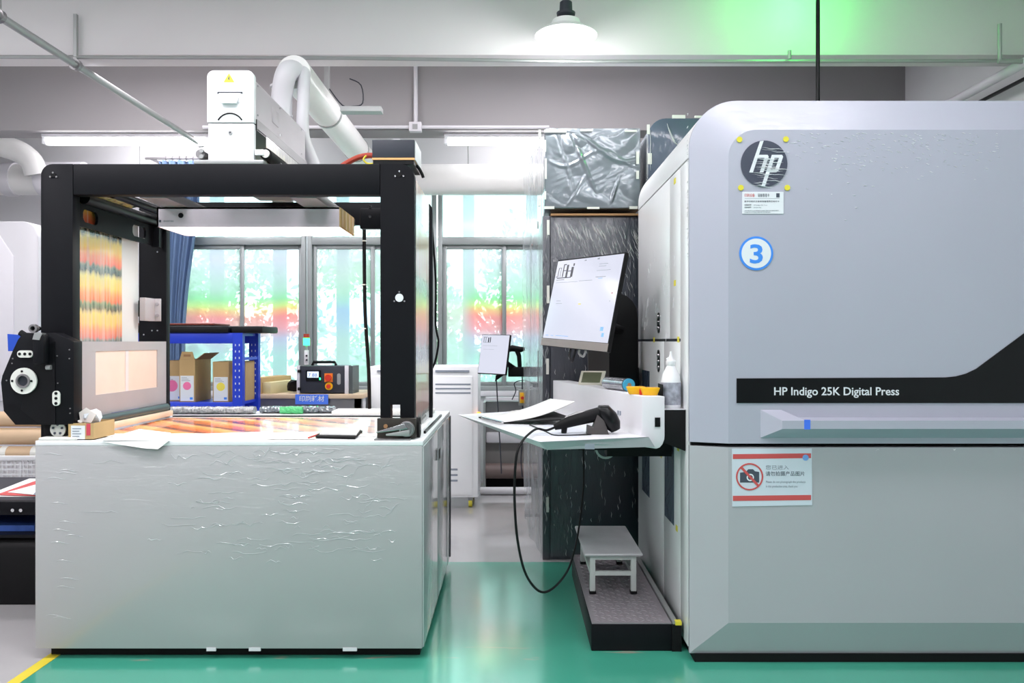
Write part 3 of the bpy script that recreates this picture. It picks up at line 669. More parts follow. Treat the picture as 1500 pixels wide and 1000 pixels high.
# handle recess, curved slot, screw, triangle
c = XZ(337, 144, ty0)
B(c[0] - .045, c[0] + .045, ty0 - .002, ty0 + .001, c[1] - .02, c[1] + .023).build('handle_frame', M['offwhite'], tw, bevel=.001)
MB().prism([(c[0] - .055, c[1] + .028), (c[0] + .055, c[1] + .028), (c[0] + .055, c[1] + .018), (c[0] + .047, c[1] + .024), (c[0] - .047, c[1] + .024), (c[0] - .055, c[1] + .018)], 'y', ty0 - .002, ty0).build('handle_slot', M['charcoal'], tw)
MB().add([(c[0] - .045, ty0 - .001, c[1] + .022), (c[0] + .045, ty0 - .001, c[1] + .022), (c[0] + .032, ty0 - .016, c[1] - .024), (c[0] - .032, ty0 - .016, c[1] - .024), (c[0] - .032, ty0, c[1] - .026), (c[0] + .032, ty0, c[1] - .026)],
         [(0, 1, 2, 3), (3, 2, 5, 4), (0, 3, 4), (1, 5, 2)]).build('handle', M['white'], tw)
c = XZ(337, 182, ty0); outer = arc(c[0], c[1] - .012, .063, 30, 150, 14); inner = arc(c[0], c[1] - .012, .057, 30, 150, 14)
MB().prism(outer + inner[::-1], 'y', ty0 - .0015, ty0 + .001).build('curved_slot', M['blackg'], tw)
c = XZ(337, 194, ty0); MB().cyl((c[0], ty0 + .0, c[1]), (c[0], ty0 + .004, c[1]), .009, n=14).build('screw', M['galv'], tw); MB().cyl((c[0], ty0 - .001, c[1]), (c[0], ty0, c[1]), .004, n=10).build('screw', M['charcoal'], tw)
wt = MB().prism([XZ(327.5, 120.5, ty0), XZ(343.5, 120.5, ty0), XZ(335.5, 107, ty0)], 'y', ty0 - .001, ty0).build('warning_triangle', M['ytape'], tw)
MB().prism([XZ(335.2, 112, ty0), XZ(336.8, 112, ty0), XZ(335.8, 115, ty0), XZ(337, 115, ty0), XZ(334.6, 119, ty0), XZ(335.2, 116, ty0), XZ(334, 116, ty0)], 'y', ty0 - .0016, ty0 - .001).build('bolt_symbol', M['darkpr'], wt)
B(-1.395, -1.09, ty0, ty1 + .04, zt, zt0).build('base_plate', M['galv'], tw, bevel=.002)
MB().cyl((-1.085, 3.52, 2.178), (-1.085, 4.35, 2.178), .026, n=24).build('roller', M['rubber'], tw, smooth=True)
MB().cyl((-1.085, 3.512, 2.178), (-1.085, 3.52, 2.178), .018, n=20).build('roller_end', M['wtape'], tw)
B(-1.13, -1.09, 3.505, 3.52, 2.17, 2.195).build('roller_arm', M['white'], tw, bevel=.002)
MB().cyl((-1.375, 3.52, 2.178), (-1.375, 4.35, 2.178), .02, n=24).build('roller', M['steeld'], tw, smooth=True)
for z in (2.165, 2.19): MB().cyl((-1.365, 3.508, z), (-1.365, 3.52, z), .009, n=14).build('bolt', M['galv'], tw)
B(-1.115, -1.113, 3.62, 4.3, 2.16, 2.28).build('printed_web', M['printr'], tw)
MB().cyl((-1.05, 3.6, 2.15), (-1.05, 4.3, 2.15), .010, n=12).build('rod', M['chrome'], tw, smooth=True)

# black box and cables on the top right of frame
b = empty('black_electrical_box', (-.52, 3.62, zt), 'black electrical box with orange stripe on the frame corner', 'box')
B(-.613, -.428, 3.5, 3.74, 2.158, 2.236).build('box_body', M['charcoal'], b, bevel=.002)
B(-.613, -.428, 3.5, 3.74, 2.148, 2.157).build('orange_stripe', pbr('orange_stripe', (226, 170, 110), .5), b)
B(-.610, -.43, 3.505, 3.74, 2.13, 2.148).build('box_base', M['blackg'], b)
B(-.4275, -.424, 3.51, 3.73, 2.15, 2.235).build('lit_side', M['offwhite'], b)  # off-white plate stands in for light on the box's right side
B(-.53, -.50, 3.55, 3.58, 2.236, 2.252).build('cap', M['offwhite'], b); B(-.495, -.45, 3.55, 3.6, 2.236, 2.246).build('cap', M['rubber'], b)
tag(MB().tube([(-.78, 3.62, 2.14), (-.74, 3.62, 2.165), (-.69, 3.61, 2.185), (-.64, 3.60, 2.19), (-.612, 3.60, 2.185)], .013, 10, 4).build('red_tube', pbr('brick_red_tube', (168, 62, 44), .5)), 'short red tube lying on the frame beside the black box', 'tube')
tag(MB().tube([(-.65, 3.56, 2.18), (-.66, 3.55, 2.16), (-.64, 3.55, 2.142), (-.60, 3.53, 2.14)], .004, 6, 4).build('yellow_wire', M['ytape']), 'thin yellow wire running into the black box', 'wire')
tag(MB().tube([(-.43, 3.6, 2.145), (-.418, 3.6, 2.13), (-.405, 3.6, 2.105), (-.40, 3.6, 2.09)], .007, 8, 4).build('corrugated_cable', M['rubber']), 'short black corrugated cable hanging off the frame corner', 'cable')

# ------------------------------------------------------------ left arm plate (unwinder)
yA = 3.42
u = empty('unwind_arm', (at(50, 560, yA).x, yA, 1.0), 'black side plate with round white hub bolted to the frame', 'machine')
pl = [(26, 497), (34, 487), (62, 488), (80, 487), (108, 500), (108, 622), (22, 622), (5, 602), (1, 560), (3, 550), (18, 514)]
MB().prism([XZ(a, b_, yA) for a, b_ in pl], 'y', yA, yA + .07).build('arm_plate', M['black'], u, bevel=.003)
MB().prism([XZ(a, b_, yA - .004) for a, b_ in ((56, 515), (80, 500), (81, 620), (56, 620), (30, 600), (40, 560))], 'y', yA - .004, yA).build('inner_plate', M['blackg'], u)
c = at(37.5, 557.5, yA)
MB().ring((c.x, yA - .008, c.z), (0, -1, 0), .056, .028, .008, 32).build('hub_ring', M['wtape'], u)
MB().ring((c.x, yA - .008, c.z), (0, -1, 0), .030, .022, .014, 28).build('hub_bearing', M['steeld'], u, smooth=True)
MB().cyl((c.x, yA - .012, c.z), (c.x, yA, c.z), .022, n=24).build('hub_core', M['charcoal'], u)
for (dx, dz) in ((0, .041), (.041, 0), (0, -.041), (-.041, 0)):
    MB().cyl((c.x + dx - .006, yA - .018, c.z + dz), (c.x + dx - .006, yA - .016, c.z + dz), .005, n=8).build('bolt', M['blackg'], u)
for (x0, y0, x1, y1, n_, hz) in ((27, 513, 50, 523.5, 3, True), (78.5, 572, 89.5, 594, 3, False)):
    A = XZ(x0, y1, yA); Bq = XZ(x1, y0, yA); r = min(Bq[0] - A[0], Bq[1] - A[1]) / 2 - .0005
    sp = MB().prism(rrect(A[0], Bq[0], A[1], Bq[1], r), 'y', yA - .010, yA - .004).build('slot_plate', M['wtape'], u)
    for k in range(n_):
        tt = (k + .5) / n_; cc = (A[0] + (Bq[0] - A[0]) * tt, (A[1] + Bq[1]) / 2) if hz else ((A[0] + Bq[0]) / 2, A[1] + (Bq[1] - A[1]) * tt)
        MB().cyl((cc[0], yA - .012, cc[1]), (cc[0], yA - .010, cc[1]), .0065, n=10).build('hole', M['blackg'], sp)
B(*[XZ(57, 0, yA)[0], XZ(74, 0, yA)[0]], yA - .05, yA - .004, XZ(0, 533, yA)[1], XZ(0, 489, yA)[1]).build('grip_block', M['black'], u, bevel=.01)
MB().prism([XZ(58, 497, yA), XZ(61, 487, yA), XZ(72, 488, yA), XZ(68, 498, yA)], 'y', yA - .052, yA - .02).build('clip', M['galv'], u)
MB().cyl(tuple(at(68, 538, yA - .01)), tuple(at(75, 538, yA - .01)), .010, n=12).build('latch', M['galv'], u)
c = at(53, 481, yA); MB().ring((c.x, yA - .006, c.z), (0, -1, 0), .018, .010, .02, 20).build('shaft_ring', M['steeld'], u, smooth=True)
MB().cyl((c.x, yA - .01, c.z), (c.x, yA + .02, c.z), .010, n=16).build('shaft', M['blackg'], u)
MB().tube([tuple(at(30, 487, yA + .02)), tuple(at(42, 493, yA + .02)), tuple(at(58, 492, yA + .02))], .014, 8, 4).build('curved_guard', M['rubber'], u, smooth=True)
for (px, py) in ((19, 525), (18, 532), (84, 521), (85, 561), (102, 512), (102, 525), (61, 553), (10, 557), (103, 598), (103, 605)):
    p = at(px, py, yA); MB().cyl((p.x, yA - .003, p.z), (p.x, yA, p.z), .003, n=8).build('screw', M['steeld'], u)
MB().prism([XZ(17, 514, yA + .1), XZ(16, 489, yA + .1), XZ(38, 491, yA + .1), XZ(38, 514, yA + .1)], 'y', yA + .075, yA + .1).build('blue_cover', pbr('blue_teal_cover', (34, 78, 190), .35), u)
# drive motor below, resting on the table
mo = empty('drive_motor', (at(78, 640, 3.45).x, 3.5, cz), 'small black motor with round white face under the arm plate', 'motor')
A = XZ(63, 638, 3.46); Bq = XZ(84, 614, 3.46)
B(A[0], Bq[0], 3.46, 3.54, cz + .006, Bq[1]).build('motor_body', M['rubber'], mo, bevel=.008)
c = at(88, 628, 3.47); rr = c.z - cz - .004
MB().cyl((c.x, 3.46, c.z), (c.x, 3.55, c.z), rr - .002, n=28).build('motor_drum', M['black'], mo, smooth=True)
MB().cyl((c.x, 3.452, c.z), (c.x, 3.46, c.z), rr - .005, n=28).build('motor_face', M['wtape'], mo)
for k in range(5):
    an = k * 1.256 + .3; MB().cyl((c.x + .02 * math.cos(an), 3.448, c.z + .02 * math.sin(an)), (c.x + .02 * math.cos(an), 3.452, c.z + .02 * math.sin(an)), .005, n=8).build('bolt', M['darkpr'], mo)
B(A[0], c.x + .03, 3.46, 3.56, cz, cz + .008).build('motor_foot', M['steeld'], mo)

# ------------------------------------------------------------ things on the table
tag(B(-2.02, -1.86, 3.405, 3.5, cz, cz + .012).build('foam_block', M['wtape'], bevel=.004), 'flat cream foam strip on the front left corner of the table', 'foam')
bx = empty('tissue_box', (-1.80, 3.44, cz), 'small open cardboard box with crumpled tissue and white label', 'box')
x0, x1, y0, y1, z1 = XZ(100, 0, 3.42)[0], XZ(137, 0, 3.42)[0], 3.42, 3.60, cz + .072
mb = MB(); tk = .004
mb.box(x0, x1, y0, y0 + tk, cz, z1); mb.box(x0, x1, y1 - tk, y1, cz, z1); mb.box(x0, x0 + tk, y0 + tk, y1 - tk, cz, z1); mb.box(x1 - tk, x1, y0 + tk, y1 - tk, cz, z1); mb.box(x0, x1, y0, y1, cz, cz + tk)
mb.build('box_walls', M['card'], bx)
la = B(x0 + .012, x0 + .072, y0 - .001, y0, cz + .004, cz + .062).build('paper_label', M['whitepr'], bx)
for k in range(4): B(x0 + .018, x0 + .018 + .03 + .008 * (k % 2), y0 - .0016, y0 - .001, cz + .014 + k * .011, cz + .018 + k * .011).build('print_line', M['greypr'], la)
B(x0 + .078, x0 + .095, y0 - .0012, y0, cz + .02, z1 - .002).build('red_sticker', pbr('red_sticker', (206, 70, 90), .5), bx)
rd = random.Random(11)
def crumple(c, r, name, m_, par, seed, sq=(1, 1, 1)):
    bm = bmesh.new(); bmesh.ops.create_icosphere(bm, subdivisions=2, radius=r); rr = random.Random(seed)
    for v in bm.verts: v.co = Vector(((v.co.x) * sq[0], v.co.y * sq[1], v.co.z * sq[2])) * rr.uniform(.65, 1.25)
    mb = MB(); mb.add([tuple(v.co + Vector(c)) for v in bm.verts], [tuple(v.index for v in fc.verts) for fc in bm.faces]); bm.free()
    return mb.build(name, m_, par)
crumple((x0 + .055, 3.50, z1 + .018), .042, 'tissue', pbr('tissue_white_blue', (232, 236, 245), .8, var=.12, vscale=30), bx, 4, (.9, 1, .9))
crumple((x0 + .015, 3.48, z1 - .004), .032, 'tissue', M['paper'], bx, 8, (1, 1, .6))
MB().add([tuple(at(a, b_, 3.46)) for a, b_ in ((116, 604), (126, 597), (141, 606), (134, 619), (118, 617))], [(0, 1, 2, 3, 4)]).build('tissue', pbr('folded_tissue', (240, 232, 228), .8), bx, thick=.004)
# papers
def sheet(name, pts, m_, label, th=.0012, group=None):
    return tag(MB().hull([Vector(p) for p in pts], [Vector(p) + Vector((0, 0, th)) for p in pts]).build(name, m_), label, 'paper', group)
def ontop(px, py, z): Y = (H - z) * F / (py - 500); return ((px - 750) * Y / F, Y, z)
z = cz + .001
pp = [ontop(204, 628.5, z), ontop(218, 633, z), ontop(250, 636, z), ontop(234, 646, z), (-1.487, cy0 - .004, z), (-1.5, cy0 - .012, cz - .03), (-1.71, cy0 - .010, cz - .012), (-1.73, cy0 - .002, z), ontop(170, 640, z)]
ps = empty('paper_sheet', (-1.58, 3.45, cz), 'white paper sheet drooping over the front edge of the table', 'paper')
mb = MB(); top = [ontop(204, 628.5, z), ontop(250, 634, z), (-1.455, cy0 - .006, z), (-1.74, cy0 - .006, z), ontop(172, 638, z)]
mb.hull(top, [Vector(p) + Vector((0, 0, .0015)) for p in top])
mb.hull([(-1.74, cy0 - .006, z - .006), (-1.455, cy0 - .006, z), (-1.50, cy0 - .016, cz - .034), (-1.56, cy0 - .016, cz - .03)], [(-1.74, cy0 - .0075, z - .005), (-1.455, cy0 - .0075, z + .001), (-1.50, cy0 - .0175, cz - .034), (-1.56, cy0 - .0175, cz - .03)])
mb.build('sheet', M['paper'], ps)
sheet('paper_sheet', [ontop(275, 636, z), ontop(400, 632, z), ontop(398, 642, z), ontop(262, 642, z)], M['paper'], 'white paper strip lying left of the black tray, nearer the drooping sheet')
sheet('paper_sheet', [ontop(395, 634, z + .0015), ontop(472, 632, z + .0015), ontop(462, 643, z + .0015), ontop(390, 643, z + .0015)], pbr('cream_paper', (244, 236, 214), .7), 'cream paper sheet tucked against the black tray')
tag(MB().cyl(ontop(452, 641, cz + .007), ontop(466, 636, cz + .007), .004, n=10).build('pen', M['redpr'], smooth=True), 'thin red pen beside the black tray', 'pen')
# film lying flat on the table
fl = empty('flat_web', (-1.2, 4.1, cz), 'printed orange film stretched flat across the tabletop', 'film')
B(-1.88, -.60, 3.62, 4.42, cz, cz + .0015).build('printed_film', M['printt'], fl)
B(-1.90, -.58, 3.53, 3.64, cz + .0008, cz + .003).build('film_margin', M['paper'], fl)
# bubble wrapped bar at the rear
bw = empty('bubble_wrap_roll', (-1.75, 4.72, cz), 'long bar wrapped in silvery bubble wrap along the back of the table', 'roll')
bm_ = pbr('bubble_wrap', (186, 190, 192), .25, .1, coat=.8, bump=(90, 1.0, .01, (1, 1, 1)), var=.35, vscale=70)
def rough_bar(xa, xb, y, zc_, ry, rz, seed, n=60, k=14):
    r_ = random.Random(seed); mb = MB(); vs = []
    for i in range(n + 1):
        for j in range(k):
            an = 2 * PI * j / k; q = r_.uniform(.86, 1.08)
            vs.append((xa + (xb - xa) * i / n, y + math.cos(an) * ry * q, max(cz + .001, zc_ + math.sin(an) * rz * q)))
    fs = [(i * k + j, i * k + (j + 1) % k, (i + 1) * k + (j + 1) % k, (i + 1) * k + j) for i in range(n) for j in range(k)] + [tuple(range(k)), tuple(n * k + j for j in range(k))]
    return mb.add(vs, fs)
rough_bar(-2.0, -1.5, 4.66, cz + .022, .04, .022, 5).build('wrapped_bar', bm_, bw, smooth=True)
gb = empty('film_offcuts', (-1.25, 4.72, cz), 'crumpled clear and mint green film along the back of the table', 'film')
rough_bar(-1.48, -1.05, 4.72, cz + .02, .045, .02, 6, 40).build('clear_film', M['foil'], gb)
rough_bar(-1.35, -1.22, 4.655, cz + .022, .018, .022, 9, 12).build('green_film', M['green'], gb)
rb = empty('rear_strip', (-.8, 4.7, cz), 'white flat strip along the back right of the table', 'strip')
B(-1.04, -.46, 4.60, 4.78, cz, cz + .022).build('strip_body', M['paper'], rb, bevel=.004)
B(-1.9, -.60, 4.47, 4.50, cz, cz + .006).build('strip_edge', M['rubber'], rb)
# black tray with papers
tr = empty('paper_tray', (-.74, 3.47, cz), 'black clipboard tray holding white paper near the right post', 'tray')
tz = cz + .006
t1 = [ontop(462, 641.5, cz + .002), ontop(520, 643, cz + .002), ontop(531, 633, cz + .002), ontop(474, 631, cz + .002)]
MB().hull(t1, [Vector(p) + Vector((0, 0, .010)) for p in t1]).build('tray_body', M['rubber'], tr, bevel=.002)
t2 = [ontop(468, 636.5, cz + .013), ontop(522, 637.5, cz + .013), ontop(528, 629.5, cz + .013), ontop(476, 628.5, cz + .013)]
MB().hull(t2, [Vector(p) + Vector((0, 0, .006)) for p in t2]).build('paper_stack', M['paper'], tr)
# lever clamp at foot of right post
lc = empty('lever_clamp', (-.52, 3.44, cz), 'dark metal clamp with round boss and chrome lever at the post foot', 'clamp')
A = XZ(552, 640, 3.44); Bq = XZ(609, 613, 3.44)
B(A[0], Bq[0], 3.445, 3.485, cz + .006, Bq[1]).build('clamp_block', pbr('dark_bronze_steel', (66, 62, 58), .4, .6), lc, bevel=.002)
B(A[0] - .006, Bq[0] - .02, 3.405, 3.485, cz, cz + .006).build('base_plate', M['steeld'], lc, bevel=.001)
c = at(596, 628, 3.44); MB().cyl((c.x, 3.425, c.z), (c.x, 3.445, c.z), .034, n=28).build('boss', M['steeld'], lc, bevel=.003)
MB().ring((c.x, 3.424, c.z), (0, -1, 0), .030, .024, .003, 24).build('boss_ring', M['chrome'], lc)
MB().prism([XZ(551, 632, 3.42), XZ(592, 620, 3.42), XZ(598, 628, 3.42), XZ(551, 633.5, 3.42)], 'y', 3.412, 3.424).build('lever', M['chrome'], lc, bevel=.001)
MB().prism([XZ(566, 635, 3.42), XZ(600, 629, 3.42), XZ(601, 638, 3.42), XZ(566, 637.5, 3.42)], 'y', 3.405, 3.414).build('lever', M['galv'], lc, bevel=.001)
p = at(565, 624, 3.445); MB().cyl((p.x, 3.441, p.z), (p.x, 3.445, p.z), .009, n=16).build('pin', M['cardb'], lc)
dw = empty('dark_drive_wheel', (-.415, 3.5, cz), 'black wheel at the right corner of the table behind the clamp', 'wheel')
MB().cyl((-.425, 3.52, cz + .045), (-.405, 3.52, cz + .045), .044, n=28).build('wheel_disc', M['rubber'], dw, smooth=True)
MB().cyl((-.428, 3.52, cz + .045), (-.402, 3.52, cz + .045), .014, n=16).build('wheel_hub', M['steeld'], dw)
tag(B(-.405, -.395, 3.66, 4.5, cz, cz + .012).build('guide_rail', M['blackg']), 'thin black guide rail along the right edge of the table', 'rail')

# ============================================================ PRESS (right)
P = empty('digital_press', (1.9, 4.0, 0), 'huge grey digital press with black lettering band', 'machine')
px0, px1, pyf, pyb = .751, 3.05, 3.38, 4.75
def press_outline(x0, zb_, zt_, r, n=14): return [(px1, zb_), (x0, zb_)] + arc(x0 + r, zt_ - r, r, 180, 90, n) + [(px1, zt_)]
MB().prism(press_outline(px0 + .012, .06, 2.355, .18), 'y', pyf + .025, pyb - .01).build('body', M['charcoal'], P)
MB().prism([(px0, 2.135)] + arc(px0 + .2, 2.37 - .2, .2, 180, 90, 14) + [(px1, 2.37), (px1, 2.35)] + arc(px0 + .2, 2.37 - .2, .185, 90, 180, 14) + [(px0 + .012, 2.135)], 'y', pyf + .018, pyb).build('top_cover', M['pressside'], P, smooth=True)
def loft(outA, YA, outB, YB_, yback):
    n = len(outA); mb = MB()
    vs = [(p[0], yback, p[1]) for p in outA] + [(p[0], YA, p[1]) for p in outA] + [(p[0], YB_, p[1]) for p in outB]
    fs = [(i, (i + 1) % n, n + (i + 1) % n, n + i) for i in range(n)] + [(n + i, n + (i + 1) % n, 2 * n + (i + 1) % n, 2 * n + i) for i in range(n)] + [tuple(range(2 * n, 3 * n)), tuple(range(n - 1, -1, -1))]
    return mb.add(vs, fs)
pyi = 3.32
ix0 = (1067 - 750) * pyi / F; izt = H + 310 * pyi / F
o1 = [(px1, .928), (px0, .928)] + arc(px0 + .2, 2.37 - .2, .2, 180, 90, 14) + [(px1, 2.37)]
o2 = [(px1, .928), (ix0, .928)] + arc(ix0 + .115, izt - .115, .115, 180, 90, 14) + [(px1, izt)]
ud = loft(o1, pyf, o2, pyi, pyf + .018).build('upper_door', M['press'], P, smooth=True, ang=12)
izb = H - 412 * pyi / F
o3 = [(px1, .034), (px0, .034), (px0, .912), (px1, .912)]; o4 = [(px1, izb), (ix0, izb), (ix0, .912), (px1, .912)]
ldr = loft(o3, pyf, o4, pyi, pyf + .018).build('lower_door', M['presslow'], P)
B(px0 + .01, px1, pyf + .01, pyf + .04, .905, .935).build('door_gap', M['rubber'], P)
B(px0 + .02, px1, pyf - .01, pyb - .02, 0, .034).build('plinth', M['rubber'], P)
yb_ = pyi - .002
bpts = [(1079, 590), (1079, 554), (1385, 552.5), (1400, 551), (1415, 547), (1430, 540), (1500, 488), (1640, 384), (1790, 384), (1790, 590)]
band = MB().prism([XZ(a, b_, yb_) for a, b_ in bpts], 'y', yb_ - .002, yb_ + .002).build('lettering_band', M['blackg'], P)
yt = yb_ - .0022
text('HP Indigo 25K Digital Press', (XZ(1134, 578.5, yt)[0], yt, XZ(0, 578.5, yt)[1]), (1, 0, 0), (0, 0, 1), .0345, M['whitepr'], P, width=(1317 - 1134) * yt / F, bold=.012)
# door handle bar
A = XZ(1114, 641, pyi); Bz = XZ(0, 600, pyi)[1]; Cz = XZ(0, 612, pyi)[1]
yh = pyi - .07
hb = MB(); fx0 = XZ(1146, 0, yh)[0]; fz0 = XZ(0, 628, yh)[1]; fz1 = XZ(0, 616, yh)[1]; xr = 3.0
xm = XZ(1168, 0, pyi)[0]
vs = [(A[0], pyi, A[1]), (A[0], pyi, Bz), (XZ(1144, 0, pyi)[0], pyi, Bz), (xm, pyi, Cz + .002), (xr, pyi, Cz + .002), (xr, pyi, A[1]),
      (fx0, yh, fz0), (fx0, yh, fz1), (xm + .01, yh, fz1), (xr, yh, fz1), (xr, yh, fz0)]
hb.add(vs, [(0, 1, 7, 6), (1, 2, 8, 7), (2, 3, 8), (3, 4, 9, 8), (7, 8, 9, 10, 6), (0, 6, 10, 5), (4, 5, 10, 9), (0, 5, 4, 3, 2, 1)])
hd = hb.build('door_handle', M['press'], P)
B(XZ(1178, 0, yh)[0], XZ(1187, 0, yh)[0], yh - .001, yh + .001, fz0 - .002, fz1 + .004).build('blue_tape', M['btape'], hd)
# logo disc
cc = at(1119, 240, pyi); R = 34 * pyi / F
dk = MB().cyl((cc.x, pyi - .004, cc.z), (cc.x, pyi - .0015, cc.z), R, n=48).build('logo_disc', pbr('logo_charcoal', (72, 76, 92), .3), P)
def logo_poly(ptsu):
    out = []
    for (x, y) in ptsu:
        X_, Y_ = x + .333 * y, y; l = math.hypot(X_, Y_)
        if l > .985: X_, Y_ = X_ / l * .985, Y_ / l * .985
        out.append((cc.x + X_ * R, cc.z + Y_ * R))
    return out
lm = MB()
for q in ([(-.52, -.375), (-.36, -.375), (-.36, .25), (-.36, 1.0), (-.52, 1.0)],
          [(-.36, .25), (-.07, .25), (-.07, -.375), (.09, -.375), (.09, .30), (.02, .38), (-.36, .38)],
          [(.2, -1.0), (.36, -1.0), (.36, -.375), (.36, .25), (.36, .38), (.2, .38)],
          [(.36, .25), (.55, .25), (.55, -.25), (.36, -.25), (.36, -.375), (.64, -.375), (.71, -.30), (.71, .30), (.64, .38), (.36, .38)]):
    lm.prism(logo_poly(q), 'y', pyi - .0052, pyi - .004)
lm.build('logo_letters', M['whitepr'], dk)
for (a, b_) in ((1083, 204.5), (1151, 204), (1085, 275), (1153, 275)):
    p = at(a, b_, pyi); MB().cyl((p.x, pyi - .004, p.z), (p.x, pyi - .0016, p.z), .012, n=14).build('yellow_dot_sticker', M['ytape'], P)
# asset label
A = XZ(1087, 313, pyi); Bq = XZ(1147.5, 281, pyi)
lb = B(A[0], Bq[0], pyi - .0025, pyi - .0005, A[1], Bq[1]).build('asset_label', M['whitepr'], P)
ly = pyi - .0026
def lpos(a, b_): q = XZ(a, b_, ly); return (q[0], ly, q[1])
kk = ly / F
text('印刷设备', lpos(1090.5, 288), (1, 0, 0), (0, 0, 1), .0115, M['redpr'], lb, width=15 * kk, extrude=.0004)
text('设备管理卡', lpos(1110, 288), (1, 0, 0), (0, 0, 1), .0115, M['darkpr'], lb, width=17 * kk, extrude=.0004)
B(lpos(1137, 0)[0], lpos(1142, 0)[0], ly - .0006, ly, lpos(0, 289)[2], lpos(0, 283)[2]).build('printed_block', M['darkpr'], lb)
B(lpos(1091, 0)[0], lpos(1142, 0)[0], ly - .0004, ly, lpos(0, 290.8)[2], lpos(0, 290.4)[2]).build('printed_rule', M['greypr'], lb)
text('数字印刷机设备使用管理责任标识卡', lpos(1090.5, 296), (1, 0, 0), (0, 0, 1), .006, M['darkpr'], lb, width=51 * kk, extrude=.0004)
text('设备名称', lpos(1090.5, 301), (1, 0, 0), (0, 0, 1), .0055, M['darkpr'], lb, width=10 * kk, extrude=.0004)
text('HP Indigo 25K Press', lpos(1104, 301), (1, 0, 0), (0, 0, 1), .0045, M['greypr'], lb, width=20 * kk, extrude=.0004)
text('设备编号', lpos(1090.5, 304.6), (1, 0, 0), (0, 0, 1), .0055, M['darkpr'], lb, width=10 * kk, extrude=.0004)
text('HP25K-003', lpos(1104, 304.6), (1, 0, 0), (0, 0, 1), .0045, M['greypr'], lb, width=11 * kk, extrude=.0004)
for zz, w_ in ((309, 50), (311.3, 38)): text('本设备由专人负责操作与维护保养请勿擅自操作', lpos(1090.5, zz), (1, 0, 0), (0, 0, 1), .0035, M['greypr'], lb, width=w_ * kk, extrude=.0004)
# number 3 sticker
c3 = at(1107.5, 371, pyi)
st = MB().cyl((c3.x, pyi - .003, c3.z), (c3.x, pyi - .0005, c3.z), 24.8 * pyi / F, n=48).build('number_sticker', M['bluepr'], P)
MB().cyl((c3.x, pyi - .0036, c3.z), (c3.x, pyi - .003, c3.z), 21.6 * pyi / F, n=48).build('sticker_face', M['whitepr'], st)
text('3', (c3.x, pyi - .0037, c3.z - 14 * pyi / F), (1, 0, 0), (0, 0, 1), 28 * pyi / F, M['bluepr'], st, extrude=.0006, width=19 * pyi / F, align='CENTER', bold=.018)
# camera sign
sy = pyi - .0005
A = XZ(1072, 741, sy); Bq = XZ(1189, 657, sy)
sg = MB().prism([XZ(1072.5, 741.5, sy), XZ(1189.5, 739.5, sy), XZ(1189, 656.5, sy), XZ(1072, 657, sy)], 'y', sy - .002, sy).build('photo_ban_sign', pbr('sign_white', (208, 217, 228), .4, var=0), P)
sy -= .0021
def sp(a, b_): q = XZ(a, b_, sy); return (q[0], q[1])
for (ya, yb2) in ((664.5, 671.5), (725.5, 733)):
    MB().prism([sp(1073.5, yb2 + .5), sp(1188, yb2 - .8), sp(1188, ya - .8), sp(1073.5, ya + .5)], 'y', sy - .0006, sy).build('red_bar', M['redpr'], sg)
def spp(a, b_): return Vector((sp(a, b_)[0], sy, sp(a, b_)[1]))
c = spp(1098, 698)
cm = MB(); cm.prism([sp(1084, 706.5), sp(1112, 706.5), sp(1112, 691), sp(1106, 690), (sp(1103, 687)), sp(1096, 687), sp(1092.5, 691), sp(1084, 692)], 'y', sy - .0006, sy); cam_ic = cm.build('camera_icon', M['darkpr'], sg)
MB().ring((spp(1099, 699).x, sy - .0006, spp(1099, 699).z), (0, -1, 0), 5.4 * kk, 3.6 * kk, .0005, 24).build('camera_lens', M['whitepr'], cam_ic)
MB().ring((c.x, sy, c.z), (0, -1, 0), 20 * kk, 17.8 * kk, .0014, 40).build('ban_ring', M['redpr'], sg)
MB().prism([sp(1085, 686), sp(1087.5, 683.5), sp(1111.5, 709.5), sp(1109, 712)], 'y', sy - .0014, sy - .0007).build('ban_stroke', M['redpr'], sg)
text('您已进入', (spp(1121.5, 687).x, sy, spp(0, 687).z), (1, 0, 0), (0, 0, 1), 5.2 * kk, M['greypr'], sg, width=34 * kk, extrude=.0005)
text('请勿拍摄产品图片', (spp(1121.5, 696.3).x, sy, spp(0, 696.3).z), (1, 0, 0), (0, 0, 1), 5.4 * kk, M['darkpr'], sg, width=57 * kk, extrude=.0005)
text('Please do not photograph the products', (spp(1122, 707).x, sy, spp(0, 707).z), (1, 0, 0), (0, 0, 1), 3.4 * kk, M['greypr'], sg, width=58 * kk, extrude=.0005)
text('in this production area, thank you', (spp(1122, 713.5).x, sy, spp(0, 713.5).z), (1, 0, 0), (0, 0, 1), 3.4 * kk, M['greypr'], sg, width=46 * kk, extrude=.0005)
MB().cyl((spp(1180, 0).x, sy - .0008, spp(0, 670).z), (spp(1180, 0).x, sy, spp(0, 670).z), 4.5 * kk, n=20).build('blue_mark', pbr('pale_blue_mark', (120, 170, 235), .4), sg)
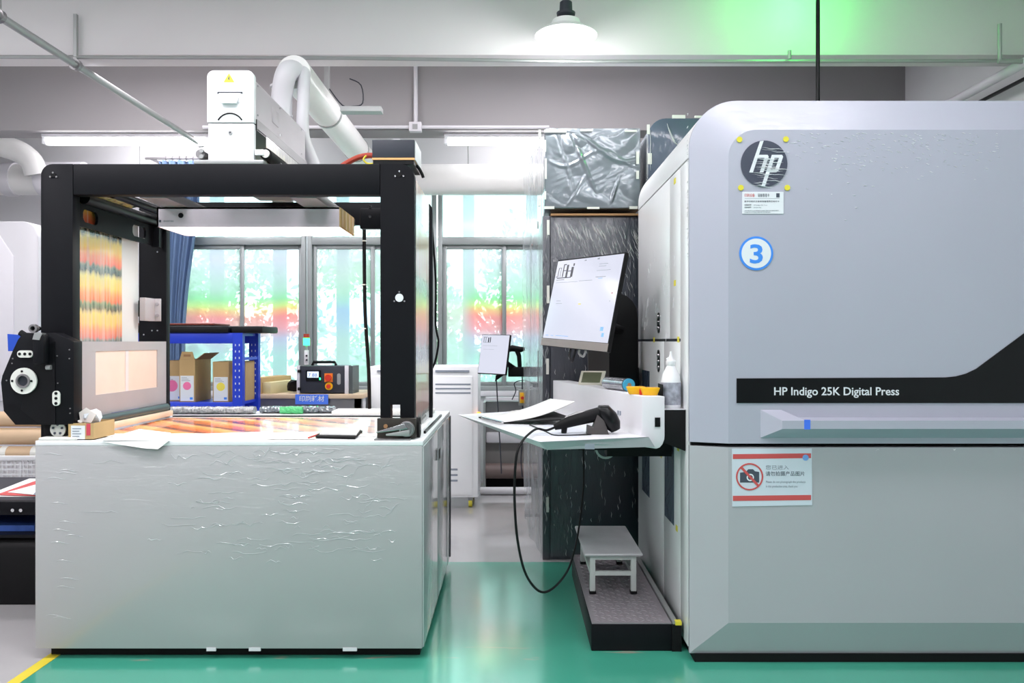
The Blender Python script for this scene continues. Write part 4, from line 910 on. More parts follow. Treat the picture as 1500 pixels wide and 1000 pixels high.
# film highlights on upper door, drawn as pale raised dashes
rd = random.Random(5); m = MB()
for k in range(230):
    a = min(1.0, max(0, rd.betavariate(1.4, 1.5))); px_ = 1150 + 320 * a; py_ = 194 + abs(rd.gauss(0, 1)) * 34
    if px_ > 1380: py_ = 194 + (py_ - 194) * .9
    p = at(px_, py_, pyi); L = rd.uniform(.006, .02); sl = rd.uniform(-.25, .1)
    if p.z > izt - .01: continue
    ribbon(m, [(p.x + L * i / 3, pyi, p.z + sl * L * i / 3 + .001 * math.sin(i * 2)) for i in range(4)], rd.uniform(.0008, .0022), (0, -1, 0))
for k in range(26):
    p = at(rd.uniform(1096, 1125), rd.uniform(208, 272), pyi); L = rd.uniform(.06, .10)
    ribbon(m, [(p.x + L * i / 5, pyi - .006, p.z - .1 * L * i / 5 + .002 * math.sin(i * 1.7 + k)) for i in range(6)], rd.uniform(.0008, .002), (0, -1, 0))  # pale lines over the logo stand in for reflections on the film
for k in range(5):
    p = at(1240 + rd.gauss(0, 6), 250 + k * 18, pyi); ribbon(m, [(p.x + .004 * i, pyi, p.z) for i in range(4)], .002, (0, -1, 0))
tag(m.build('crease_glints', M['crease_glint'], ud), None, kind='stuff')
m = MB()
for k in range(34):
    px_ = 1010 + rd.random() ** 1.5 * 440; py_ = 652 + abs(rd.gauss(0, 1)) * (4 if px_ > 1200 else 30)
    if px_ < 1067 or (1068 < px_ < 1192 and py_ < 745): continue
    p = at(px_, py_, pyi); L = rd.uniform(.008, .03)
    if p.z > .905: continue
    ribbon(m, [(p.x + L * i / 4, pyi, p.z + .004 * math.sin(i * 1.5 + k)) for i in range(5)], rd.uniform(.001, .002), (0, -1, 0))
tag(m.build('crease_glints', M['crease_glint'], ldr), None, kind='stuff')  # lower door film highlights, also made as pale slivers
# side doors
B(px0, px0 + .012, pyf + .03, 3.56, .05, 2.128).build('side_trim', M['pressside'], P, bevel=.002)
for (a, b_, z0, z1) in ((3.566, 3.80, 1.365, 2.128), (3.806, pyb, 1.365, 2.128), (3.566, 3.95, .05, 1.352), (3.956, pyb, .05, 1.352)):
    B(px0, px0 + .012, a, b_, z0, z1).build('side_door', M['pressside'], P, bevel=.002)
for (a, b_) in ((3.70, 3.92), (4.36, 4.60)):
    MB().prism([(a, .50 + .0), (b_, .50), (b_, 1.19), (a, 1.19)], 'x', px0 - .002, px0).build('dark_slot', M['darkblue'], P)
for (z0, z1) in ((1.395, 1.50), (1.196, 1.31)):
    hh = MB().prism([(p_[0], p_[1]) for p_ in rrect(4.055, 4.115, z0, z1, .028)], 'x', px0 - .004, px0).build('latch_plate', M['blackg'], P)
    for k in range(3): MB().cyl((px0 - .008, 4.085, z0 + .022 + .03 * k), (px0 - .004, 4.085, z0 + .022 + .03 * k), .009, n=12).build('latch_button', M['chrome'], hh)
for (yy, z_) in ((4.20, 1.36), (3.585, 1.36), (3.59, .87), (4.0, .78), (3.66, 2.09), (3.66, 1.62), (3.62, .50)):
    B(px0 - .0015, px0, yy, yy + .04, z_ - .012, z_ + .014).build('yellow_tape', M['ytape'], P)
m = MB()
for k in range(46):
    z_ = 1.352 + rd.uniform(.35, 1.0); ribbon(m, [(px0, pyf + .02 + .006 * i, z_ + .002 * math.sin(i + k)) for i in range(5)], .0012, (-1, 0, 0), .002)
for k in range(24):
    y_ = rd.uniform(3.65, 4.6); z_ = rd.choice((1.5, 1.6, 1.72)) + rd.gauss(0, .05); ribbon(m, [(px0, y_ + .004 * i, z_ - .012 * i) for i in range(5)], .0014, (-1, 0, 0), .002)
tag(m.build('crease_glints', M['crease_glint'], P), None, kind='stuff')  # glints on the side film, painted as whitish slivers
# bracket box with bottle
bk = empty('side_bracket', (.70, 3.48, .88), 'black bracket box fixed to the press side under the white bottle', 'bracket')
MB().prism([(.655, 1.057), (.749, 1.057), (.749, .878), (.655, .915)], 'y', 3.45, 3.62).build('bracket_body', M['rubber'], bk, bevel=.002)
B(.655, .749, 3.448, 3.62, 1.057, 1.0585).build('bracket_lid', M['offwhite'], bk)
bt = empty('spray_bottle', (.702, 3.53, 1.0585), 'white squeeze bottle with nozzle and printed label on the press bracket', 'bottle')
MB().lathe([(.040, 0), (.044, .006), (.044, .115), (.041, .125), (.036, .150), (.022, .178), (.018, .188)], (.702, 3.53, 1.0585), n=28).build('bottle_body', M['white'], bt, smooth=True)
MB().cyl((.702, 3.53, 1.0745), (.702, 3.53, 1.172), .0447, n=28, cap=False).build('bottle_label', pbr('bottle_print', (186, 188, 202), .4, var=.45, vscale=38), bt, smooth=True)
MB().lathe([(.019, 0), (.022, .004), (.022, .020), (.012, .028), (.007, .045), (.004, .062)], (.702, 3.53, 1.246), n=20).build('nozzle', M['white'], bt, smooth=True)
MB().tube([(.702, 3.53, 1.268), (.690, 3.53, 1.278), (.684, 3.53, 1.272)], .005, 8).build('spout', M['white'], bt)
tag(MB().prism([(.654, 1.06), (.656, 1.06), (.656, 1.165), (.654, 1.165)], 'y', 3.47, 3.58).build('black_clip_board', M['rubber']), 'thin black upright card beside the white bottle', 'card')
# signal pole with green beacon
sp_ = empty('signal_pole', (1.704, 4.45, 2.37), 'thin black pole on top of the press, green beacon above', 'beacon')
MB().cyl((1.704, 4.45, 2.37), (1.704, 4.45, 3.30), .0115, n=12).build('pole', M['blackg'], sp_, smooth=True)
MB().cyl((1.704, 4.45, 2.37), (1.704, 4.45, 2.385), .035, n=20).build('pole_base', M['blackg'], sp_)
MB().cyl((1.704, 4.45, 3.30), (1.704, 4.45, 3.37), .035, n=24).build('beacon_lamp', M['greenlamp'], sp_, smooth=True)
MB().cyl((1.704, 4.45, 3.37), (1.704, 4.45, 3.44), .035, n=24).build('beacon_lamp', M['redlamp'], sp_, smooth=True)
gd = bpy.data.lights.new('beacon_glow', 'POINT'); gd.energy = 7; gd.color = (.06, 1, .12); gd.shadow_soft_size = .04
go = bpy.data.objects.new('beacon_glow', gd); COL.objects.link(go); go.location = (1.67, 4.54, 3.33)

# ------------------------------------------------------------ rear dark unit with wrapped boxes on top
R_ = empty('rear_press_unit', (1.0, 5.3, 0), 'tall dark film-wrapped press section behind the desk', 'machine')
dx0, dx1, dy0, dy1, dz = .19, 2.3, 4.95, 5.7, 2.13
B(dx0 + .012, dx1, dy0 + .01, dy1, 0, dz).build('body', M['dark'], R_)
B(dx0, .235, dy0, dy0 + .012, .0, dz).build('edge_panel', M['dark'], R_, bevel=.002)
fp = B(.24, .80, dy0, dy0 + .012, .02, dz - .004).build('front_panel', M['dark'], R_, bevel=.002)
B(dx0, dx0 + .012, dy0 + .01, dy1, 0, dz).build('side_panel', M['dark'], R_)
B(.24, .97, dy0 - .02, dy1, dz, dz + .012).build('ledge', M['cardb'], R_)
sb_ = B(.205, .80, 4.98, 5.6, dz + .05, 2.68).build('upper_box', M['foil'], R_, bevel=.006)
# wrinkled silver plastic sheet over the box front
def wr(u, v):
    x = .208 + .588 * u; z_ = 2.185 + .492 * v; e = min(u, 1 - u, v, 1 - v) * 8; e = min(1, e)
    s = math.sin
    def fold(t, w): return max(0, 1 - abs(t) / w)
    h = .006 * s(5 * u + 3 * s(3 * v + .5)) * s(4 * v + 2 * s(3 * u)) + .002 * s(17 * u + 5 * s(5 * v)) * s(4 * v + 1)
    h += .009 * fold(v - .93 + .28 * u - .12 * s(6 * u), .045) + .008 * fold(u - .12 - .55 * (1 - v) * .4, .03) * v + .004 * fold(v - .62 + .1 * s(8 * u), .035) + .012 * fold(u - .60 + .35 * v, .03) * fold(v - .6, .5) + .013 * fold(u - .73 - .25 * (v - .2), .028) * fold(v - .15, .3) + .01 * fold(u - .30 - .5 * (v - .15), .03) * fold(v - .2, .3)
    h += .0006 * s(40 * u + 8 * s(9 * v)) * s(21 * v)
    return (x, 4.972 - abs(h) * 1.1 * e - .002, z_)
MB().grid(wr, 110, 90).build('plastic_cover', M['foil'], sb_, smooth=True)
for (a, b_, c_, d_) in ((797, 190, 830, 194), (850, 189, 868, 192), (915, 190, 933, 193), (797, 205, 800, 222), (798, 232, 801, 262), (932, 222, 936, 240), (932, 250, 936, 262), (860, 303, 878, 306), (922, 302, 934, 306), (797, 302, 812, 306), (797, 280, 800, 292)):
    A = XZ(a, d_, 4.95); Bq = XZ(b_ * 0 + c_, b_, 4.95); B(A[0], Bq[0], 4.948, 4.953, A[1], Bq[1]).build('tape_strip', M['wtape'], sb_)
for (a, b_, c_, d_) in ((801, 322, 805, 344), (801, 418, 805, 444), (800, 525, 804, 548), (800, 728, 804, 750)):
    A = XZ(a, d_, dy0); Bq = XZ(c_, b_, dy0); B(A[0], Bq[0], dy0 - .002, dy0, A[1], Bq[1]).build('tape_strip', M['wtape'], fp)
rb_o = [(.845, dz), (.845, 2.62)] + arc(.845 + .11, 2.735 - .11, .11, 180, 90, 8)[1:] + [(2.3, 2.735), (2.3, dz)]
B(.836, .845, 4.955, 5.5, 2.15, 2.64).build('side_film', M['clear'], R_)
rb2 = MB().prism(rb_o, 'y', 4.95, 5.5).build('round_top_box', M['darkblue'], R_, bevel=.003)
for (a, b_, c_, d_) in ((985, 168, 1004, 173), (1018, 169, 1034, 172), (948, 182, 952, 196), (949, 224, 955, 240)):
    A = XZ(a, d_, 4.94); Bq = XZ(c_, b_, 4.94); B(A[0], Bq[0], 4.944, 4.949, A[1], Bq[1]).build('tape_strip', M['wtape'], rb2)
m = MB(); ribbon(m, [tuple(at(a, b_, 4.945)) for a, b_ in ((977, 181), (980, 190), (984, 200), (988, 208), (993, 213))], .006, (0, -1, 0), .008); ribbon(m, [tuple(at(a, b_, 4.945)) for a, b_ in ((952, 190), (953, 210), (952, 230), (953, 250))], .003, (0, -1, 0), .004)
tag(m.build('crease_glints', M['crease_glint'], rb2), None, kind='stuff')  # film folds with their highlights put into the pale colour
rd = random.Random(21); m = MB()
for k in range(330):
    x = rd.uniform(.25, .79); z_ = rd.uniform(.05, 2.08)
    if rd.random() < .35: z_ = 2.1 - abs(rd.gauss(0, .18))
    L = rd.uniform(.015, .07) * (1.5 if z_ > 1.85 else 1); sl = .35 if z_ > 1.7 else .05
    n = 6; ribbon(m, [(x + sl * L * i / n + .002 * math.sin(i * 1.3 + k), dy0, z_ - L * i / n) for i in range(n + 1)], rd.uniform(.0008, .0022), (0, -1, 0))
for k in range(60):
    x = rd.uniform(.195, .23); z_ = rd.uniform(.2, 2.1); ribbon(m, [(x + .003 * math.sin(i + k), dy0, z_ - .012 * i) for i in range(6)], .0012, (0, -1, 0))
for k in range(12):
    x = .26 + .026 * k; z_ = 2.10 - .02 * (k % 3); ribbon(m, [(x + .010 * i + .006 * math.sin(i * 1.2 + k), dy0, z_ - .024 * i) for i in range(5 + (k * 5) % 5)], .0042, (0, -1, 0), .003)
tag(m.build('crease_glints', M['crease_glint'], fp), None, kind='stuff')  # white streaks painted as highlights on the dark panel's film
# clear plastic sheet hanging at its left
cs = empty('clear_plastic_sheet', (.13, 5.7, 0), 'clear plastic sheet hanging beside the dark press section', 'plastic sheet')
def cf(u, v):
    y = 4.96 + 1.14 * u; z_ = .004 + 2.65 * v
    return (.178 - .085 * u + .012 * math.sin(u * 9 + 2 * v) + .006 * math.sin(22 * u + 3 * math.sin(4 * v)), y, z_)
MB().grid(cf, 40, 40).build('sheet', M['clear'], cs, smooth=True)
for (yy, z_) in ((4.97, 2.62), (5.0, 2.2), (5.3, 2.1)): B(.165, .180, yy, yy + .03, z_, z_ + .05).build('tape_strip', M['wtape'], cs)
# black monitor mount panel
mt = empty('monitor_column', (.65, 4.72, .1), 'black rounded column panel behind the big monitor', 'column')
co = [XZ(868, 640, 4.6), XZ(868, 515, 4.6), XZ(890, 450, 4.6)] + [XZ(a, b_, 4.6) for a, b_ in ((898, 432), (908, 430), (918, 433), (927, 441), (933, 452), (934.5, 470))] + [XZ(934.5, 640, 4.6)]
MB().prism(co, 'y', 4.6, 4.66).build('column_panel', M['rubber'], mt, bevel=.004)
B(XZ(862, 0, 4.55)[0], XZ(893, 0, 4.55)[0], 4.57, 4.599, XZ(0, 600, 4.55)[1], XZ(0, 514, 4.55)[1]).build('column_cover', pbr('dark_brown_grey', (64, 60, 60), .5), mt)
B(.50, .74, 4.661, 4.93, .75, 1.2).build('column_bracket', M['rubber'], mt)

# ------------------------------------------------------------ monitors
def monitor(corners, depth_dir, parent_info, chin, marks):
    label, cat_loc = parent_info
    TL, TR, BR, BL = [Vector(c) for c in corners]
    BR = BL + (TR - TL)                     # exact parallelogram
    u = (TL - BL); w = (BR - BL); n = w.cross(u).normalized()
    if n.y > 0: n = -n
    mo = empty('monitor', (BL + BR) / 2, label, 'monitor')
    def Pq(a, b_, k=0): return BL + w * a + u * b_ + n * k
    q = lambda a0, a1, b0, b1, k0, k1: MB().hull([Pq(a0, b0, k0), Pq(a1, b0, k0), Pq(a1, b1, k0), Pq(a0, b1, k0)], [Pq(a0, b0, k1), Pq(a1, b0, k1), Pq(a1, b1, k1), Pq(a0, b1, k1)])
    q(0, 1, 0, 1, -.022, -.002).build('casing', M['rubber'], mo)
    sc = q(.012, .988, chin, .985, -.0018, 0).build('screen', M['screen'], mo)
    if chin > .03: q(0, 1, 0, chin - .005, -.0018, .001).build('chin_bar', pbr('warm_grey_bezel', (160, 150, 146), .4, .4), mo)
    for (a0, a1, b0, b1, mm) in marks: q(a0, a1, b0, b1, 0.0001, .0006).build('screen_mark', M[mm], sc)
    return mo, Pq
marks = [(.05, .28, .775, .785, 'screenink'), (.055, .065, .79, .90, 'screenink'), (.055, .105, .895, .90, 'screenink'), (.095, .10, .79, .90, 'screenink'), (.13, .145, .79, .935, 'screenink'), (.13, .175, .93, .94, 'screenink'),
         (.145, .19, .86, .868, 'screenink'), (.185, .215, .785, .93, 'screenink'), (.215, .275, .85, .858, 'screenink'), (.265, .30, .785, .90, 'screenink'), (.285, .305, .91, .94, 'screenink'), (.03, .045, .79, .80, 'screenink'), (.05, .18, .755, .76, 'screenink'),
         (.64, .67, .955, .97, 'greypr'), (.45, .48, .955, .965, 'greypr'), (.68, .80, .90, .904, 'greypr'), (.68, .78, .875, .879, 'greypr'), (.66, .85, .83, .833, 'greypr'), (.66, .80, .76, .765, 'greypr'), (.70, .76, .745, .75, 'screenblue'),
         (.05, .40, .725, .728, 'greypr'), (.42, .62, .73, .734, 'greypr'), (.12, .22, .48, .483, 'greypr'), (.12, .19, .51, .513, 'greypr'), (.86, .90, .20, .24, 'screenblue'), (.89, .92, .14, .18, 'screenblue'),
         (.05, .10, .115, .12, 'screenblue'), (.14, .18, .115, .12, 'screenblue'), (.22, .42, .118, .123, 'screenblue'), (.92, .935, .58, .59, 'redpr'), (.91, .925, .50, .505, 'greypr'), (.48, .52, .47, .48, 'yelpr')]
mon, Pq = monitor([(.263, 4.591, 1.819), (.554, 3.905, 1.789), (.453, 3.809, 1.303), (.161, 4.495, 1.333)], None, ('large tilted monitor with white screen above the white console', 0), .085, marks)
nn = (Pq(0, 0, 1) - Pq(0, 0, 0))
c0 = Pq(.5, .5, -.022); c1 = Pq(.5, .45, -.09)
MB().cyl(c0, c1, .05, .05, n=16).build('mount_head', M['rubber'], mon)
MB().tube([c1, c1 + Vector((.06, .10, -.06)), Vector((.62, 4.58, 1.42))], .025, 12).build('mount_arm', M['rubber'], mon)
L0 = Pq(.10, .02, -.03)
MB().tube([Pq(.42, .0, -.03), Pq(.42, -.07, -.03), Pq(.45, -.13, -.04), Pq(.49, -.08, -.03), Pq(.50, 0, -.03)], .006, 8, 5).build('cable', M['blackg'], mon)
MB().tube([Pq(.55, .0, -.03), Pq(.56, -.04, -.03), Pq(.60, -.06, -.04), Pq(.64, -.03, -.03), Pq(.64, 0, -.03)], .006, 8, 5).build('cable', M['galv'], mon)
marks2 = [(.08, .11, .80, .93, 'greypr'), (.08, .22, .92, .935, 'greypr'), (.15, .18, .80, .93, 'greypr'), (.24, .28, .80, .92, 'screenink'), (.31, .34, .80, .93, 'screenink'), (.08, .34, .79, .80, 'greypr'), (.08, .6, .71, .715, 'greypr'), (.1, .5, .62, .624, 'greypr')]
mon2, Pq2 = monitor([(-.227, 6.1, 1.407), (-.015, 5.95, 1.402), (-.05, 5.90, 1.105), (-.262, 6.05, 1.11)], None, ('small background monitor with white screen beside the white cabinet', 0), .02, marks2)
c0 = Pq2(.5, .5, -.022)
MB().tube([c0, c0 + Vector((.05, .08, -.04)), Vector((.02, 6.2, 1.14))], .02, 10).build('mount_arm', M['rubber'], mon2)
MB().prism([(-.12, 1.10), (-.06, 1.10), (-.13, 1.05)], 'y', 6.0, 6.02).build('knob', M['rubber'], mon2)
bs = empty('scanner_stand', (.1, 6.2, 0), 'black stand with arm and hand scanner in front of the windows', 'stand')
B(.20, .24, 6.24, 6.28, 0, 1.28).build('pole', M['galv'], bs); B(.10, .34, 6.16, 6.36, 0, .02).build('foot', M['steeld'], bs)
B(-.03, .24, 6.16, 6.24, 1.08, 1.155).build('arm', M['rubber'], bs, bevel=.006)
MB().tube([(.06, 6.18, 1.155), (.055, 6.18, 1.24), (.04, 6.18, 1.28)], [.016, .018, .02], 10).build('scanner_grip', M['rubber'], bs, smooth=True)
MB().tube([(-.04, 6.18, 1.285), (0, 6.18, 1.30), (.07, 6.18, 1.29), (.10, 6.18, 1.295)], [.018, .026, .022, .012], 10).build('scanner_head', M['rubber'], bs, smooth=True)
MB().tube([(.20, 6.2, 1.0), (.10, 6.2, 1.05), (.02, 6.2, 1.03), (.03, 6.2, .97), (.0, 6.2, .9)], .004, 6, 5).build('cable', M['charcoal'], bs)
MB().tube([(-.12, 6.06, 1.09), (-.11, 6.06, .9), (-.10, 6.06, .72), (-.09, 6.06, .55), (-.08, 6.06, .35)], .005, 6, 5).build('cable', M['charcoal'], bs)
MB().tube([(.08, 6.2, 1.08), (.08, 6.2, .9), (.09, 6.2, .7), (.07, 6.2, .45), (.08, 6.2, .3)], .005, 6, 5).build('cable', M['charcoal'], bs)
B(.16, .30, 6.14, 6.20, 1.0, 1.03).build('shelf', M['rubber'], bs, bevel=.004)
MB().tube([(.26, 6.15, 1.03), (.27, 6.15, 1.14), (.29, 6.15, 1.2)], .014, 8).build('post_clamp', M['rubber'], bs)
ys = empty('isolator_switch', (.085, 6.15, .88), 'small yellow and red isolator switch behind the plastic sheet', 'switch')
B(.06, .10, 6.12, 6.14, .88, .96).build('switch_plate', M['yellow'], ys, bevel=.003); MB().cyl((.08, 6.105, .92), (.08, 6.12, .92), .012, n=14).build('switch_knob', M['red'], ys)
B(.05, .24, 6.141, 6.20, .86, .98).build('switch_box', M['galv'], ys)

# ------------------------------------------------------------ white console desk
dk_ = empty('console_desk', (.2, 4.0, .90), 'white wedge-edged operator desk with raised console beside the press', 'desk')
zt_ = .945
Q1 = Vector((.108, 3.25, zt_)); Q2 = Vector((.575, 3.42, zt_)); Q3 = Vector((.27, 4.84, zt_)); Q4 = Vector((-.304, 4.45, zt_))
ins = .05
Qb = [Q1 + Vector((.03, .06, -.04)), Q2 + Vector((.03, .02, -.045)), Q3 + Vector((-.0, -.03, -.045)), Q4 + Vector((.10, .01, -.045))]
MB().hull(Qb, [Q1, Q2, Q3, Q4]).build('desktop', M['offwhite'], dk_, bevel=.003)
# front fascia strip
MB().hull([Qb[0], Qb[1], Q2, Q1], [p + Vector((.008, -.012, 0)) for p in (Qb[0], Qb[1], Q2, Q1)]).build('front_edge', pbr('desk_edge_grey', (192, 186, 194), .4), dk_)
# raised bar: profile swept from near end to far end
near = Vector((.56, 3.44, 0)); far = Vector((.25, 4.86, 0)); dirv = (far - near).normalized(); rt = Vector((1, 0, 0)) * .098
prof = [(0, 1.116), (1.0, 1.116), (1.0, .945)] + [(1 - .38 + .38 * math.cos(a), .945 - .0 + .055 * math.sin(a) ) for a in (-.3, -.7, -1.1, -1.5)] + [(-.1, .90), (-.1, .945), (-.03, .955), (0, .975)]
bot = [near + rt * a + Vector((0, 0, b_)) for a, b_ in prof]; top_ = [far + rt * a + Vector((0, 0, b_)) for a, b_ in prof]
MB().hull(bot, top_).build('raised_console', M['offwhite'], dk_, bevel=.003)
e = near
B(e.x + .055, e.x + .078, 3.436, 3.44, .985, 1.025).build('socket', M['blackg'], dk_)
for s_ in (.10, .13):
    q = near + dirv * (s_ + .16); B(q.x - .006, q.x - .001, q.y, q.y + .012, 1.01, 1.03).build('indicator', M['greypr'], dk_)
B(.30, .34, 3.29, 3.294, .908, .93).build('vent_mark', M['greypr'], dk_)
# leg / support for the desk
B(.30, .52, 3.62, 3.70, .86, .90).build('support_arm', M['rubber'], dk_); B(.44, .74, 3.7, 3.8, .82, .9).build('support_arm', M['rubber'], dk_)
B(.20, .47, 4.5, 4.6, .84, .9).build('support_arm', M['rubber'], dk_)
MB().ring((.44, 3.75, .85), (0, 1, 0), .05, .04, .01, 24).build('cable_loop', M['galv'], dk_)
def oncons(s_, a, z_=1.116): q = near + dirv * s_ + rt * a; return Vector((q.x, q.y, z_))
# small display on console
sd = empty('small_display', oncons(1.0, .5), 'small cream-framed display tilted up on the console', 'display')
q = oncons(.92, .55)
def tl(a, b_, k): return q + Vector((.98, -.18, 0)) * a + Vector((.25, .35, .90)).normalized() * b_ + Vector((-.1, -.92, .36)) * k
MB().hull([tl(-.06, 0, 0), tl(.075, 0, 0), tl(.075, .085, 0), tl(-.06, .085, 0)], [tl(-.06, 0, -.03), tl(.075, 0, -.03), tl(.075, .085, -.03), tl(-.06, .085, -.03)]).build('display_case', pbr('cream_plastic', (226, 224, 208), .4), sd, bevel=.004)
MB().hull([tl(-.046, .014, .002), tl(.056, .014, .002), tl(.056, .074, .002), tl(-.046, .074, .002)], [tl(-.046, .014, 0), tl(.056, .014, 0), tl(.056, .074, 0), tl(-.046, .074, 0)]).build('display_glass', M['lcdgrey'], sd)
# silver cylinder
sc_ = empty('silver_can', oncons(.45, .5), 'silver foil cylinder with blue end lying on the console', 'canister')
pA = oncons(.56, .35, 1.116 + .031); pB = oncons(.34, .62, 1.116 + .031)
ax = (pB - pA).normalized()
MB().cyl(pA, pB, .030, n=28).build('can_body', M['silver'], sc_, smooth=True)
MB().cyl(pB, pB + ax * .012, .030, n=28).build('blue_end', pbr('teal_blue_plastic', (60, 160, 195), .4), sc_, smooth=True)
MB().cyl(pB + ax * .012, pB + ax * .015, .010, n=16).build('end_core', M['cardb'], sc_)
MB().cyl(pB - ax * .004, pB, .0315, n=28).build('end_rim', M['charcoal'], sc_, smooth=True)
# yellow holders
for k, (s_, a) in enumerate(((.14, .25), (.07, .62))):
    q = oncons(s_, a); yh_ = empty('yellow_holder', q, ('yellow plastic tape cup on the console, nearer the silver can', 'yellow plastic tape cup on the console end, nearer the bottle')[k], 'holder', 'yellow cups on the console')
    MB().hull([q + Vector((-.03, -.015, 0)), q + Vector((.03, -.015, 0)), q + Vector((.03, .02, 0)), q + Vector((-.03, .02, 0))], [q + Vector((-.042, -.022, .034)), q + Vector((.042, -.022, .034)), q + Vector((.042, .025, .034)), q + Vector((-.042, .025, .034))]).build('cup', M['yellow'], yh_, bevel=.003)
    MB().hull([q + Vector((-.034, -.016, .0341)), q + Vector((.034, -.016, .0341)), q + Vector((.034, .018, .0341)), q + Vector((-.034, .018, .0341))], [q + Vector((-.034, -.016, .0351)), q + Vector((.034, -.016, .0351)), q + Vector((.034, .018, .0351)), q + Vector((-.034, .018, .0351))]).build('cup_inside_shade', pbr('cup_shade_yellow', (206, 150, 20), .5), yh_)  # darker plate on the solid cup paints the shade of its inside
q = oncons(.105, .38); tag(B(q.x - .012, q.x + .014, q.y - .018, q.y - .004, q.z, q.z + .026).build('red_clip', M['red'], bevel=.003), 'small red clip between the two yellow cups', 'clip')

# clipboard and papers on desk
cb = empty('clipboard', (.0, 4.0, zt_), 'dark clipboard with metal clip holding curled white papers on the desk', 'clipboard')
def on(px, py, z_): return Vector(ontop(px, py, z_))
c1_ = [on(701, 612, zt_ + .002), on(738, 620, zt_ + .002), Vector((.30, 3.85, zt_ + .03)), Vector((.22, 4.25, zt_ + .03))]
MB().hull(c1_, [p + Vector((0, 0, .006)) for p in c1_]).build('board', M['rubber'], cb)
def pf(u, v):
    a = on(704, 610, zt_ + .010); b_ = on(738, 618, zt_ + .010); d_ = at(842, 588, 4.0); c_ = at(806, 584, 4.35)
    p = (a * (1 - v) + b_ * v) * (1 - u) + (c_ * (1 - v) + d_ * v) * u
    return p + Vector((0, 0, -.02 * math.sin(u * PI)))
MB().grid(pf, 16, 4).build('paper_stack', M['paper'], cb, smooth=True, thick=.004)
cl1, cl2 = on(706, 611, zt_ + .012), on(736, 618.5, zt_ + .012)
MB().cyl(cl1, cl2, .007, n=10).build('metal_clip', M['chrome'], cb)
for k in range(3):
    pp_ = [on(742 + 6 * k, 603 - k, zt_ + .001 + .002 * k), on(790 + 12 * k, 600 - k, zt_ + .001 + .002 * k), Vector((.24, 4.30, zt_ + .001 + .002 * k)), Vector((.10, 4.62, zt_ + .001 + .002 * k))]
    tag(MB().hull(pp_, [p + Vector((0, 0, .0016)) for p in pp_]).build('loose_paper', M['paper']), ['lowest loose white sheet under the clipboard', 'middle loose white sheet under the clipboard', 'top loose white sheet under the clipboard'][k], 'paper', 'loose sheets under the clipboard')
mp = [on(760, 636, zt_ + .0005), on(845, 640, zt_ + .0005), on(880, 624, zt_ + .0005), on(800, 622, zt_ + .0005)]
tag(MB().hull(mp, [p + Vector((0, 0, .0012)) for p in mp]).build('desk_mat', pbr('grey_white_mat', (216, 220, 230), .4)), 'thin pale mat lying under the barcode scanner', 'mat')
# barcode scanner
Ys = 3.52; sn = empty('barcode_scanner', at(862, 634, Ys), 'black hand barcode scanner lying in its cradle on the desk', 'scanner')
def sb(px, py, Y_=Ys): return at(px, py, Y_)
zd = zt_
MB().tube([sb(812, 626), sb(822, 622), sb(835, 617), sb(850, 613), sb(866, 609), sb(878, 605)], [.012, .020, .026, .028, .030, .028], 14, 0).build('scanner_grip', M['rubber'], sn, smooth=True)
MB().tube([sb(875, 598), sb(884, 602), sb(892, 612), sb(898, 622), sb(902, 630)], [.016, .034, .040, .036, .022], 16, 0).build('scanner_head', M['blackg'], sn, smooth=True)
MB().tube([sb(828, 612), sb(845, 606), sb(862, 603.5), sb(874, 602)], [.006, .010, .010, .008], 10).build('trim_strip', M['steeld'], sn, smooth=True)
MB().prism([XZ(859, 637, Ys), XZ(892, 637, Ys), XZ(884, 615, Ys), XZ(874, 606, Ys), XZ(868, 625, Ys), XZ(860, 622, Ys)], 'y', Ys - .03, Ys + .03).build('cradle', pbr('cradle_grey', (70, 66, 66), .6), sn, bevel=.003)
MB().prism([XZ(822, 634, Ys), XZ(830, 634, Ys), XZ(832, 616, Ys), XZ(823, 618, Ys)], 'y', Ys - .012, Ys + .012).build('trigger', M['rubber'], sn, bevel=.003)
MB().tube([sb(812, 626), sb(800, 630), sb(786, 628, 3.5), sb(772, 638, 3.3), sb(764, 648, 3.17), sb(757, 665, 3.13), sb(754, 700, 3.13), sb(754, 740, 3.13), sb(758, 790, 3.15), sb(768, 835, 3.2), sb(783, 860, 3.28), sb(798, 867, 3.35), sb(815, 857, 3.5), sb(830, 838, 3.75), sb(838, 818, 3.95), sb(846, 785, 4.2), sb(852, 740, 4.5), sb(855, 700, 4.7), Vector((.42, 4.72, .8))], .0052, 8, 5).build('scanner_cable', M['rubber'], sn, smooth=True)
MB().tube([on(776, 622, zd + .004), on(800, 632, zd + .004), on(812, 637, zd + .004), on(840, 637, zd + .004), on(866, 636, zd + .004)], .003, 6, 4).build('loose_cable', M['rubber'], sn)

